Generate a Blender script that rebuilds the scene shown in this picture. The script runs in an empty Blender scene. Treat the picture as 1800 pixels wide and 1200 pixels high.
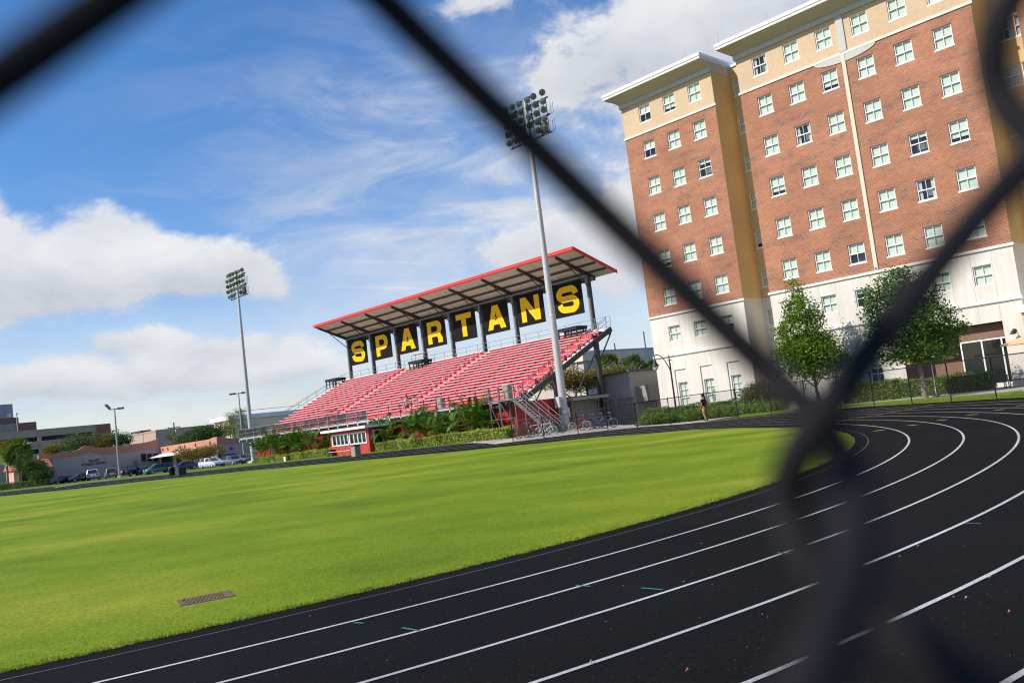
EXPO = 0.25
import bpy, bmesh, math, random
from math import sin, cos, pi, radians as R, sqrt, atan2, exp
from mathutils import Vector, Matrix
from mathutils.geometry import tessellate_polygon
SC = bpy.context.scene
COL = SC.collection
rng = random.Random(7)
# ---------------------------------------------------------------- camera model (photo pixels, 1800 x 1200)
FPX, PITCH, ROLL, EYE = 1560.0, 0.0875, 0.1208, 1.65
def ray(px, py):
    u = (px-900)/FPX; v = (600-py)/FPX
    a = u*cos(ROLL)+v*sin(ROLL); b = -u*sin(ROLL)+v*cos(ROLL)
    return Vector((a, cos(PITCH)-b*sin(PITCH), sin(PITCH)+b*cos(PITCH)))
def sstep(a, b, x):
    t = min(1, max(0, (x-a)/(b-a))); return t*t*(3-2*t)
def zg(x, y):
    """terrain height: the ground rises a little behind the far straight"""
    m = .621*x+.784*y; t = .621*y-.784*x
    return 0.32*sstep(44.5, 51, m)*sstep(12, 4, x)-.26*sstep(60, 68, m)*sstep(92, 106, t)
def gnd(px, py):
    d = ray(px, py); z = 0
    for i in range(50):
        t = (z-EYE)/d.z; z = .5*z+.5*zg(d.x*t, d.y*t)
    return Vector((d.x*t, d.y*t, zg(d.x*t, d.y*t)))
def at(px, py, D):
    d = ray(px, py); return Vector((d.x*D/d.y, D, EYE+d.z*D/d.y))
AZ = R(-44)
ES = Vector((sin(AZ), cos(AZ), 0))        # along the campus facades, away to the left
EN = Vector((cos(AZ), -sin(AZ), 0))       # into the buildings, away to the right
CAMPUS = R(-46)                            # rotation of local x = -ES, local y = EN
def along(P0, d, px, py):
    """distance along d from P0 (plan) to the vertical plane of the pixel ray, and the height there"""
    r = ray(px, py); n = Vector((r.y, -r.x))
    t = -(P0.x*n.x+P0.y*n.y)/(d.x*n.x+d.y*n.y)
    X = P0+d*t
    return t, EYE+r.z*(X.y/r.y)
# ---------------------------------------------------------------- colours, materials
def lin(c):
    return c/12.92 if c <= .04045 else ((c+.055)/1.055)**2.4
def hexc(h):
    h = h.lstrip('#'); return tuple(lin(int(h[i:i+2], 16)/255) for i in (0, 2, 4))
MATS = {}
def mat(name, col, rough=.7, var=.12, scale=4.0, metal=0, bump=0, spec=.4, var2=0, scale2=.3, stretch=(1, 1, 1)):
    """principled surface whose colour wanders with two noises; bump from the fine one"""
    if name in MATS: return MATS[name]
    m = bpy.data.materials.new(name); m.use_nodes = True
    nt = m.node_tree; b = nt.nodes['Principled BSDF']
    b.inputs['Roughness'].default_value = rough; b.inputs['Metallic'].default_value = metal
    b.inputs['Specular IOR Level'].default_value = spec
    if isinstance(col, str): col = hexc(col)
    tc = nt.nodes.new('ShaderNodeTexCoord'); mp = nt.nodes.new('ShaderNodeMapping')
    mp.inputs['Scale'].default_value = stretch
    nt.links.new(tc.outputs['Object'], mp.inputs['Vector'])
    n1 = nt.nodes.new('ShaderNodeTexNoise'); n1.inputs['Scale'].default_value = scale; n1.inputs['Detail'].default_value = 5
    nt.links.new(mp.outputs[0], n1.inputs['Vector'])
    ramp = nt.nodes.new('ShaderNodeMapRange'); ramp.inputs[1].default_value = .3; ramp.inputs[2].default_value = .7
    ramp.inputs[3].default_value = 1-var; ramp.inputs[4].default_value = 1+var
    nt.links.new(n1.outputs[0], ramp.inputs[0])
    last = ramp.outputs[0]
    if var2:
        n2 = nt.nodes.new('ShaderNodeTexNoise'); n2.inputs['Scale'].default_value = scale2; n2.inputs['Detail'].default_value = 3
        nt.links.new(mp.outputs[0], n2.inputs['Vector'])
        r2 = nt.nodes.new('ShaderNodeMapRange'); r2.inputs[1].default_value = .3; r2.inputs[2].default_value = .7
        r2.inputs[3].default_value = 1-var2; r2.inputs[4].default_value = 1+var2
        nt.links.new(n2.outputs[0], r2.inputs[0])
        mu = nt.nodes.new('ShaderNodeMath'); mu.operation = 'MULTIPLY'
        nt.links.new(last, mu.inputs[0]); nt.links.new(r2.outputs[0], mu.inputs[1]); last = mu.outputs[0]
    vm = nt.nodes.new('ShaderNodeVectorMath'); vm.operation = 'SCALE'
    vm.inputs[0].default_value = col[:3]; nt.links.new(last, vm.inputs['Scale'])
    nt.links.new(vm.outputs[0], b.inputs['Base Color'])
    if bump:
        bp = nt.nodes.new('ShaderNodeBump'); bp.inputs['Strength'].default_value = bump; bp.inputs['Distance'].default_value = .02
        nt.links.new(n1.outputs[0], bp.inputs['Height']); nt.links.new(bp.outputs[0], b.inputs['Normal'])
    MATS[name] = m
    return m
def leafmat(name, dark, light, scale=2.2, trans=.35):
    if name in MATS: return MATS[name]
    m = bpy.data.materials.new(name); m.use_nodes = True
    nt = m.node_tree; N = nt.nodes; N.remove(N['Principled BSDF'])
    out = N['Material Output']
    tc = N.new('ShaderNodeTexCoord')
    n1 = N.new('ShaderNodeTexNoise'); n1.inputs['Scale'].default_value = scale; n1.inputs['Detail'].default_value = 4
    nt.links.new(tc.outputs['Object'], n1.inputs['Vector'])
    n2 = N.new('ShaderNodeTexWhiteNoise'); n2.noise_dimensions = '3D'
    q = N.new('ShaderNodeVectorMath'); q.operation = 'SNAP'; q.inputs[1].default_value = (.11, .11, .11)
    nt.links.new(tc.outputs['Object'], q.inputs[0]); nt.links.new(q.outputs[0], n2.inputs['Vector'])
    ad = N.new('ShaderNodeMath'); ad.operation = 'MULTIPLY_ADD'; ad.inputs[1].default_value = .45
    nt.links.new(n2.outputs[0], ad.inputs[0]); nt.links.new(n1.outputs[0], ad.inputs[2])
    rp = N.new('ShaderNodeValToRGB')
    rp.color_ramp.elements[0].position = .38; rp.color_ramp.elements[0].color = (*hexc(dark), 1)
    rp.color_ramp.elements[1].position = .98; rp.color_ramp.elements[1].color = (*hexc(light), 1)
    nt.links.new(ad.outputs[0], rp.inputs[0])
    p = N.new('ShaderNodeBsdfPrincipled'); p.inputs['Roughness'].default_value = .45; p.inputs['Specular IOR Level'].default_value = .35
    nt.links.new(rp.outputs[0], p.inputs['Base Color'])
    t = N.new('ShaderNodeBsdfTranslucent'); nt.links.new(rp.outputs[0], t.inputs['Color'])
    mx = N.new('ShaderNodeMixShader'); mx.inputs[0].default_value = trans
    nt.links.new(p.outputs[0], mx.inputs[1]); nt.links.new(t.outputs[0], mx.inputs[2]); nt.links.new(mx.outputs[0], out.inputs[0])
    MATS[name] = m
    return m
def glassmat(name, tint, refl_rough=.02, opacity=.25, ior=1.6):
    if name in MATS: return MATS[name]
    m = bpy.data.materials.new(name); m.use_nodes = True
    nt = m.node_tree; N = nt.nodes; N.remove(N['Principled BSDF']); out = N['Material Output']
    tr = N.new('ShaderNodeBsdfTransparent'); tr.inputs[0].default_value = (*tint, 1)
    gl = N.new('ShaderNodeBsdfGlossy'); gl.inputs['Roughness'].default_value = refl_rough
    lwt = N.new('ShaderNodeLayerWeight'); lwt.inputs[0].default_value = .5; fr = N.new('ShaderNodeMath'); fr.operation = 'POWER'; nt.links.new(lwt.outputs['Facing'], fr.inputs[0]); fr.inputs[1].default_value = 4.5
    nz = N.new('ShaderNodeTexNoise'); nz.inputs['Scale'].default_value = .8
    tc = N.new('ShaderNodeTexCoord'); nt.links.new(tc.outputs['Object'], nz.inputs['Vector'])
    bp = N.new('ShaderNodeBump'); bp.inputs['Strength'].default_value = .08; nt.links.new(nz.outputs[0], bp.inputs['Height'])
    nt.links.new(bp.outputs[0], gl.inputs['Normal'])
    ad = N.new('ShaderNodeMath'); ad.operation = 'MULTIPLY_ADD'; ad.inputs[1].default_value = .85; ad.inputs[2].default_value = .04+opacity; ad.use_clamp = True
    nt.links.new(fr.outputs[0], ad.inputs[0])
    mx = N.new('ShaderNodeMixShader'); nt.links.new(ad.outputs[0], mx.inputs[0])
    nt.links.new(tr.outputs[0], mx.inputs[1]); nt.links.new(gl.outputs[0], mx.inputs[2]); nt.links.new(mx.outputs[0], out.inputs[0])
    MATS[name] = m
    return m
# ---------------------------------------------------------------- mesh builder
class MB:
    def __init__(s): s.v = []; s.f = []; s.m = []; s.sm = []
    def add(s, vs, fs, mi=0, smooth=False):
        o = len(s.v); s.v.extend([tuple(p) for p in vs])
        for f in fs: s.f.append(tuple(i+o for i in f)); s.m.append(mi); s.sm.append(smooth)
    def quad(s, a, b, c, d, mi=0): s.add([a, b, c, d], [(0, 1, 2, 3)], mi)
    def box(s, x0, x1, y0, y1, z0, z1, mi=0):
        s.add([(x0,y0,z0),(x1,y0,z0),(x1,y1,z0),(x0,y1,z0),(x0,y0,z1),(x1,y0,z1),(x1,y1,z1),(x0,y1,z1)],
              [(3,2,1,0),(4,5,6,7),(0,1,5,4),(1,2,6,5),(2,3,7,6),(3,0,4,7)], mi)
    def cbox(s, x0, x1, y0, y1, z0, z1, c, mi=0):
        """box with chamfered vertical and top edges"""
        ring = lambda i: [(x0+c+i,y0+i),(x1-c-i,y0+i),(x1-i,y0+c+i),(x1-i,y1-c-i),(x1-c-i,y1-i),(x0+c+i,y1-i),(x0+i,y1-c-i),(x0+i,y0+c+i)]
        vs = [(x,y,z0) for x,y in ring(0)]+[(x,y,z1-c) for x,y in ring(0)]+[(x,y,z1) for x,y in ring(c)]
        fs = [tuple(range(7,-1,-1)), tuple(range(16,24))]
        for k in (0, 8):
            for i in range(8): fs.append((k+i, k+(i+1)%8, k+8+(i+1)%8, k+8+i))
        s.add(vs, fs, mi)
    def beam(s, p, q, w, h, mi=0, up=(0,0,1), w2=None, h2=None):
        p = Vector(p); q = Vector(q); d = (q-p).normalized(); u = Vector(up)
        if abs(d.dot(u)) > .98: u = Vector((1,0,0))
        x = d.cross(u).normalized(); y = x.cross(d)
        w2 = w if w2 is None else w2; h2 = h if h2 is None else h2
        vs = [p+x*a*w/2+y*b*h/2 for a,b in ((-1,-1),(1,-1),(1,1),(-1,1))]+[q+x*a*w2/2+y*b*h2/2 for a,b in ((-1,-1),(1,-1),(1,1),(-1,1))]
        s.add(vs, [(0,3,2,1),(4,5,6,7),(0,1,5,4),(1,2,6,5),(2,3,7,6),(3,0,4,7)], mi)
    def tube(s, pts, r, n=8, mi=0, cap=True, smooth=True):
        pts = [Vector(p) for p in pts]; k = len(pts)
        rr = r if isinstance(r, (list, tuple)) else [r]*k
        up = None; vs = []; fs = []
        for i, p in enumerate(pts):
            d = (pts[min(i+1,k-1)]-pts[max(i-1,0)])
            d = d.normalized() if d.length > 1e-9 else Vector((0,0,1))
            if up is None: up = Vector((0,0,1)) if abs(d.z) < .9 else Vector((1,0,0))
            x = d.cross(up)
            if x.length < 1e-6: x = d.orthogonal()
            x.normalize(); up = x.cross(d)
            for j in range(n):
                a = 2*pi*j/n; vs.append(p+(x*cos(a)+up*sin(a))*rr[i])
        for i in range(k-1):
            for j in range(n):
                j2 = (j+1)%n; fs.append((i*n+j, i*n+j2, (i+1)*n+j2, (i+1)*n+j))
        s.add(vs, fs, mi, smooth)
        if cap: s.add(vs[:n], [tuple(range(n))], mi); s.add(vs[-n:], [tuple(range(n-1,-1,-1))], mi)
    def lathe(s, prof, c=(0,0,0), n=16, mi=0, axis='z', smooth=True):
        vs = []; fs = []
        for r, h in prof:
            for j in range(n):
                a = 2*pi*j/n
                if axis == 'z': vs.append((c[0]+r*cos(a), c[1]+r*sin(a), c[2]+h))
                elif axis == 'y': vs.append((c[0]+r*cos(a), c[1]+h, c[2]+r*sin(a)))
                else: vs.append((c[0]+h, c[1]+r*cos(a), c[2]+r*sin(a)))
        k = len(prof)
        for i in range(k-1):
            for j in range(n):
                j2 = (j+1)%n; fs.append((i*n+j, i*n+j2, (i+1)*n+j2, (i+1)*n+j))
        s.add(vs, fs, mi, smooth)
    def prism(s, poly, a0, a1, mi=0, axis='y'):
        """extrude a 2-D outline; axis y: (x,z) outline, axis x: (y,z) outline, axis z: (x,y) outline"""
        def P(p, a):
            return (p[0], a, p[1]) if axis == 'y' else ((a, p[0], p[1]) if axis == 'x' else (p[0], p[1], a))
        n = len(poly); vs = [P(p, a0) for p in poly]+[P(p, a1) for p in poly]
        fs = [(i, (i+1)%n, n+(i+1)%n, n+i) for i in range(n)]
        tris = tessellate_polygon([[Vector((p[0], p[1], 0)) for p in poly]])
        for t in tris: fs.append(tuple(t)); fs.append(tuple(n+i for i in reversed(t)))
        s.add(vs, fs, mi)
    def flat(s, loops, fn, mi=0):
        """tessellated flat shape with holes; fn maps (u, v) to a point"""
        L = [[Vector((p[0], p[1], 0)) for p in l] for l in loops]
        tris = tessellate_polygon(L); pts = [p for l in loops for p in l]
        s.add([fn(*p) for p in pts], [tuple(t) for t in tris], mi)
    def build(s, name, mats, parent=None, loc=None, rotz=None, recalc=True):
        me = bpy.data.meshes.new(name); me.from_pydata(s.v, [], s.f)
        if not isinstance(mats, (list, tuple)): mats = [mats]
        for m in mats: me.materials.append(m)
        me.polygons.foreach_set('material_index', s.m); me.polygons.foreach_set('use_smooth', s.sm)
        me.update()
        if recalc: bm = bmesh.new(); bm.from_mesh(me); bmesh.ops.recalc_face_normals(bm, faces=bm.faces); bm.to_mesh(me); bm.free()
        o = bpy.data.objects.new(name, me); COL.objects.link(o)
        if parent: o.parent = parent
        if loc is not None: o.location = loc
        if rotz is not None: o.rotation_euler = (0, 0, rotz)
        return o
def tag(o, label=None, cat=None, group=None, kind=None):
    if label: o['label'] = label
    if cat: o['category'] = cat
    if group: o['group'] = group
    if kind: o['kind'] = kind
    return o
def thing(name, label, cat, loc=(0,0,0), rotz=0, group=None):
    o = bpy.data.objects.new(name, None); COL.objects.link(o); o.empty_display_size = .2
    o.location = loc; o.rotation_euler = (0, 0, rotz)
    return tag(o, label, cat, group)
def dup(root, loc, rotz, label, group=None, scale=None):
    r = root.copy(); COL.objects.link(r); r.location = loc; r.rotation_euler = (0, 0, rotz)
    r['label'] = label
    if group: r['group'] = group
    if scale: r.scale = scale
    for ch in list(root.children):
        c = ch.copy(); COL.objects.link(c); c.parent = r
        for g in list(ch.children):
            d = g.copy(); COL.objects.link(d); d.parent = c
    return r
def sub(o, parent, loc=None, rotz=None):
    c = o.copy(); COL.objects.link(c); c.parent = parent
    if loc is not None: c.location = loc
    if rotz is not None: c.rotation_euler = (0, 0, rotz)
    return c
def textmesh(name, body, size, m, parent=None, extrude=.01, bold=0):
    cu = bpy.data.curves.new(name, 'FONT'); cu.body = body; cu.size = size; cu.extrude = extrude
    cu.align_x = 'CENTER'; cu.align_y = 'CENTER'; cu.offset = bold
    t = bpy.data.objects.new(name+'_tmp', cu); COL.objects.link(t)
    dg = bpy.context.evaluated_depsgraph_get(); dg.update()
    me = bpy.data.meshes.new_from_object(t.evaluated_get(dg)); bpy.data.objects.remove(t)
    me.materials.clear(); me.materials.append(m)
    o = bpy.data.objects.new(name, me); COL.objects.link(o)
    if parent: o.parent = parent
    return o
# ---------------------------------------------------------------- camera, sun, sky
cam = bpy.data.cameras.new('camera'); co = bpy.data.objects.new('camera', cam); COL.objects.link(co); SC.camera = co
cam.sensor_width = 36; cam.lens = FPX/1800*36; cam.clip_start = .004; cam.clip_end = 6000
fwd = ray(900, 600).normalized(); rgt = (ray(1000, 600)-ray(900, 600)).normalized(); upv = rgt.cross(fwd)
M = Matrix((rgt, upv, -fwd)).transposed().to_4x4(); M.translation = (0, 0, EYE); co.matrix_world = M
cam.dof.use_dof = True; cam.dof.focus_distance = 62; cam.dof.aperture_fstop = cam.lens/2.9; cam.dof.aperture_blades = 0
SUN_AZ, SUN_EL = R(-112), R(39)
sd = Vector((sin(SUN_AZ)*cos(SUN_EL), cos(SUN_AZ)*cos(SUN_EL), sin(SUN_EL)))
sun = bpy.data.lights.new('sun', 'SUN'); so = bpy.data.objects.new('sun', sun); COL.objects.link(so)
sun.energy = 4.4; sun.angle = R(.5); sun.color = (1, .93, .82)
so.rotation_euler = (-sd).to_track_quat('-Z', 'Y').to_euler(); so.location = sd*300
W = bpy.data.worlds.new('World'); SC.world = W; W.use_nodes = True
nt = W.node_tree; N = nt.nodes; L = nt.links
bg = N['Background']
sky = N.new('ShaderNodeTexSky'); sky.sky_type = 'NISHITA'; sky.sun_disc = False
sky.sun_elevation = SUN_EL; sky.sun_rotation = SUN_AZ; sky.air_density = 1.0; sky.dust_density = .35; sky.ozone_density = 1.6
tc = N.new('ShaderNodeTexCoord')
sep = N.new('ShaderNodeSeparateXYZ'); L.new(tc.outputs['Generated'], sep.inputs[0])
def mth(op, a, b=None, c=None, clamp=False):
    n = N.new('ShaderNodeMath'); n.operation = op; n.use_clamp = clamp
    for i, v in enumerate((a, b, c)):
        if v is None: continue
        if isinstance(v, (int, float)): n.inputs[i].default_value = v
        else: L.new(v, n.inputs[i])
    return n.outputs[0]
azn = mth('ARCTAN2', sep.outputs[0], sep.outputs[1]); eln = mth('ARCSINE', sep.outputs[2])
cmb = N.new('ShaderNodeCombineXYZ'); L.new(azn, cmb.inputs[0]); L.new(eln, cmb.inputs[1])
def azel(px, py):
    d = ray(px, py).normalized(); return atan2(d.x, d.y), math.asin(d.z)
# clouds of that morning's sky: (photo pixel of the centre, half width, half height, weight)
CL = [(150,470,140,48,1.0),(185,388,60,40,.9),(300,465,110,46,.95),(425,472,80,46,.95),(510,515,55,30,.5),(-40,400,55,50,.8),(-150,480,110,70,.9),(60,500,110,50,.8),
      (225,598,75,20,.9),(410,610,105,27,1.0),(40,668,140,26,.95),(290,672,170,28,1.0),(545,655,90,34,.75),(590,560,55,28,.35),
      (1090,75,150,70,.95),(985,140,60,40,.6),(1230,50,140,80,.9),(1070,240,80,55,.5),(1160,330,80,80,.55),(930,430,85,36,1.0),(1060,470,80,55,.85),(1010,385,80,34,.6),(1110,400,70,60,.75),(830,2,95,24,.95),
      (1500,-60,300,160,.8),(1100,570,90,40,.4),(-400,350,200,120,.9),(-500,600,300,70,.8),(2100,150,300,200,.9),(2300,500,300,160,.8),(700,-500,400,150,.8),(-200,-300,300,120,.6),(1700,-700,500,200,.8)]
tot = None; tint = None
for px, py, hw, hh, w in CL:
    a0, e0 = azel(px, py)
    v = N.new('ShaderNodeVectorMath'); v.operation = 'SUBTRACT'; L.new(cmb.outputs[0], v.inputs[0]); v.inputs[1].default_value = (a0, e0, 0)
    k = N.new('ShaderNodeVectorMath'); k.operation = 'MULTIPLY'; L.new(v.outputs[0], k.inputs[0]); k.inputs[1].default_value = (FPX/hw*.85, FPX/hh*.85, 0)
    d = N.new('ShaderNodeVectorMath'); d.operation = 'DOT_PRODUCT'; L.new(k.outputs[0], d.inputs[0]); L.new(k.outputs[0], d.inputs[1])
    g = mth('MULTIPLY', mth('EXPONENT', mth('MULTIPLY', d.outputs['Value'], -1.0)), w)
    sp = N.new('ShaderNodeSeparateXYZ'); L.new(k.outputs[0], sp.inputs[0])
    tt = mth('MULTIPLY', g, sp.outputs[1])
    tot = g if tot is None else mth('ADD', tot, g)
    tint = tt if tint is None else mth('ADD', tint, tt)
def noise(scale, detail, rough, sx=1, sy=1.5, off=(0,0,0), dist=0, rot=0):
    mp = N.new('ShaderNodeMapping'); L.new(cmb.outputs[0], mp.inputs[0]); mp.inputs['Scale'].default_value = (sx, sy, 1); mp.inputs['Location'].default_value = off
    mp.inputs['Rotation'].default_value = (0, 0, rot)
    n = N.new('ShaderNodeTexNoise'); n.inputs['Scale'].default_value = scale; n.inputs['Detail'].default_value = detail; n.inputs['Roughness'].default_value = rough
    n.inputs['Distortion'].default_value = dist; L.new(mp.outputs[0], n.inputs['Vector']); return n.outputs[0]
n1 = noise(11, 10, .6, dist=.35); n2 = noise(28, 8, .6, off=(3, 1, 0))
shape = mth('ADD', tot, mth('ADD', mth('MULTIPLY', mth('SUBTRACT', n1, .5), 1.9), mth('MULTIPLY', mth('SUBTRACT', n2, .5), .8)))
def rng_(x, a, b, c=0, d=1, smooth=True):
    m = N.new('ShaderNodeMapRange'); m.interpolation_type = 'SMOOTHSTEP' if smooth else 'LINEAR'
    L.new(x, m.inputs[0])
    for i, q in zip((1, 2, 3, 4), (a, b, c, d)): m.inputs[i].default_value = q
    return m.outputs[0]
alpha = mth('MULTIPLY', rng_(shape, .50, 1.16), .93)
# thin high cloud: stretched streaks over the middle of the sky, plus two old contrails
cir = noise(5, 8, .62, sx=1, sy=3.2, off=(2, 5, 0), dist=.8, rot=.75)
a0, e0 = azel(800, 330); v = N.new('ShaderNodeVectorMath'); v.operation = 'SUBTRACT'; L.new(cmb.outputs[0], v.inputs[0]); v.inputs[1].default_value = (a0, e0, 0)
k = N.new('ShaderNodeVectorMath'); k.operation = 'MULTIPLY'; L.new(v.outputs[0], k.inputs[0]); k.inputs[1].default_value = (FPX/420, FPX/230, 0)
d = N.new('ShaderNodeVectorMath'); d.operation = 'DOT_PRODUCT'; L.new(k.outputs[0], d.inputs[0]); L.new(k.outputs[0], d.inputs[1])
cirm = mth('MULTIPLY', mth('EXPONENT', mth('MULTIPLY', d.outputs['Value'], -1)), mth('ADD', rng_(cir, .40, .72, 0, .85), .12))
for px, py, hw, hh, w in ((690,461,85,2.2,.32),(690,506,110,2.6,.42),(640,480,50,2,.2)):
    a0, e0 = azel(px, py); tlt = -ROLL
    v = N.new('ShaderNodeVectorMath'); v.operation = 'SUBTRACT'; L.new(cmb.outputs[0], v.inputs[0]); v.inputs[1].default_value = (a0, e0, 0)
    r = N.new('ShaderNodeVectorRotate'); r.rotation_type = 'Z_AXIS'; L.new(v.outputs[0], r.inputs[0]); r.inputs['Angle'].default_value = ROLL
    k = N.new('ShaderNodeVectorMath'); k.operation = 'MULTIPLY'; L.new(r.outputs[0], k.inputs[0]); k.inputs[1].default_value = (FPX/hw, FPX/hh, 0)
    d = N.new('ShaderNodeVectorMath'); d.operation = 'DOT_PRODUCT'; L.new(k.outputs[0], d.inputs[0]); L.new(k.outputs[0], d.inputs[1])
    cirm = mth('ADD', cirm, mth('MULTIPLY', mth('MULTIPLY', mth('EXPONENT', mth('MULTIPLY', d.outputs['Value'], -1)), w), rng_(n2, .3, .65, .35, 1)))
a0, e0 = azel(1030, 320); v = N.new('ShaderNodeVectorMath'); v.operation = 'SUBTRACT'; L.new(cmb.outputs[0], v.inputs[0]); v.inputs[1].default_value = (a0, e0, 0)
k = N.new('ShaderNodeVectorMath'); k.operation = 'MULTIPLY'; L.new(v.outputs[0], k.inputs[0]); k.inputs[1].default_value = (FPX/330, FPX/280, 0)
d = N.new('ShaderNodeVectorMath'); d.operation = 'DOT_PRODUCT'; L.new(k.outputs[0], d.inputs[0]); L.new(k.outputs[0], d.inputs[1])
cirm = mth('ADD', cirm, mth('MULTIPLY', mth('EXPONENT', mth('MULTIPLY', d.outputs['Value'], -1)), rng_(n1, .3, .7, .12, .55)))
hazeb = rng_(eln, 0.0, .26, .62, 0.0)          # paler air towards the horizon
alpha2 = mth('ADD', alpha, mth('ADD', mth('MULTIPLY', cirm, .8), hazeb), clamp=True)
light = mth('ADD', mth('ADD', .62, mth('MULTIPLY', tint, .30)), mth('MULTIPLY', mth('SUBTRACT', n1, .5), .9))
light = rng_(light, .25, 1.05, 0, 1, False)
cr = N.new('ShaderNodeValToRGB'); cr.color_ramp.elements[0].color = (4.4, 4.75, 5.5, 1); cr.color_ramp.elements[1].color = (7.9, 7.9, 8.0, 1)
L.new(light, cr.inputs[0])
hs = N.new('ShaderNodeHueSaturation'); hs.inputs['Saturation'].default_value = 1.36; hs.inputs['Value'].default_value = 1.32; L.new(sky.outputs[0], hs.inputs['Color'])
mx = N.new('ShaderNodeMix'); mx.data_type = 'RGBA'; L.new(alpha2, mx.inputs[0]); tin = N.new('ShaderNodeMix'); tin.data_type = 'RGBA'; tin.blend_type = 'MULTIPLY'; tin.inputs[0].default_value = 1; L.new(hs.outputs[0], tin.inputs[6]); tin.inputs[7].default_value = (1.06, .97, 1.07, 1); L.new(tin.outputs[2], mx.inputs[6]); L.new(cr.outputs[0], mx.inputs[7])
L.new(mx.outputs[2], bg.inputs[0]); bg.inputs[1].default_value = .1
vs = SC.view_settings; vs.view_transform = 'Standard'; vs.look = 'None'; vs.exposure = EXPO; vs.gamma = 1; vs.use_curve_mapping = False
SC.render.engine = 'CYCLES'; SC.cycles.use_denoising = True; SC.cycles.max_bounces = 6; SC.cycles.transparent_max_bounces = 16
SC.cycles.use_adaptive_sampling = False; SC.cycles.filter_width = 1.15
# ---------------------------------------------------------------- ground sheets
def sheet(name, outline, dz, m, kind='structure', cut=True, extra=None):
    bm = bmesh.new()
    vs = [bm.verts.new((p[0], p[1], 0)) for p in outline]
    tris = tessellate_polygon([[Vector((p[0], p[1], 0)) for p in outline]])
    for t in tris:
        try: bm.faces.new([vs[i] for i in t])
        except ValueError: pass
    if cut:
        planes = [((.621, .784, 0), 44.5+.8*i) for i in range(9)]+[((1, 0, 0), 4+i) for i in range(9)]+[((.621, .784, 0), 60+2*i) for i in range(5)]+[((-.784, .621, 0), 92+3.5*i) for i in range(5)]
        for n, dd in planes:
            n = Vector(n); g = bm.verts[:]+bm.edges[:]+bm.faces[:]
            bmesh.ops.bisect_plane(bm, geom=g, plane_co=n*dd/n.length_squared, plane_no=n)
    for v in bm.verts: v.co.z = zg(v.co.x, v.co.y)+dz
    bmesh.ops.recalc_face_normals(bm, faces=bm.faces)
    if sum(f.normal.z*f.calc_area() for f in bm.faces) < 0: bmesh.ops.reverse_faces(bm, faces=bm.faces)
    me = bpy.data.meshes.new(name); bm.to_mesh(me); bm.free(); me.materials.append(m)
    o = bpy.data.objects.new(name, me); COL.objects.link(o)
    return tag(o, kind=kind)
def band(name, pts, w, dz, m, closed=False):
    vs = []; fs = []; n = len(pts)
    for i, p in enumerate(pts):
        a = Vector(pts[max(i-1, 0)][:2]); b = Vector(pts[min(i+1, n-1)][:2]); d = (b-a).normalized(); q = Vector((-d.y, d.x))*w/2
        for s in (-1, 1):
            x, y = p[0]+q.x*s, p[1]+q.y*s; vs.append((x, y, zg(x, y)+dz))
    for i in range(n-1): fs.append((2*i, 2*i+1, 2*i+3, 2*i+2))
    mb = MB(); mb.add(vs, fs); o = mb.build(name, m); return tag(o, kind='structure')
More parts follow.
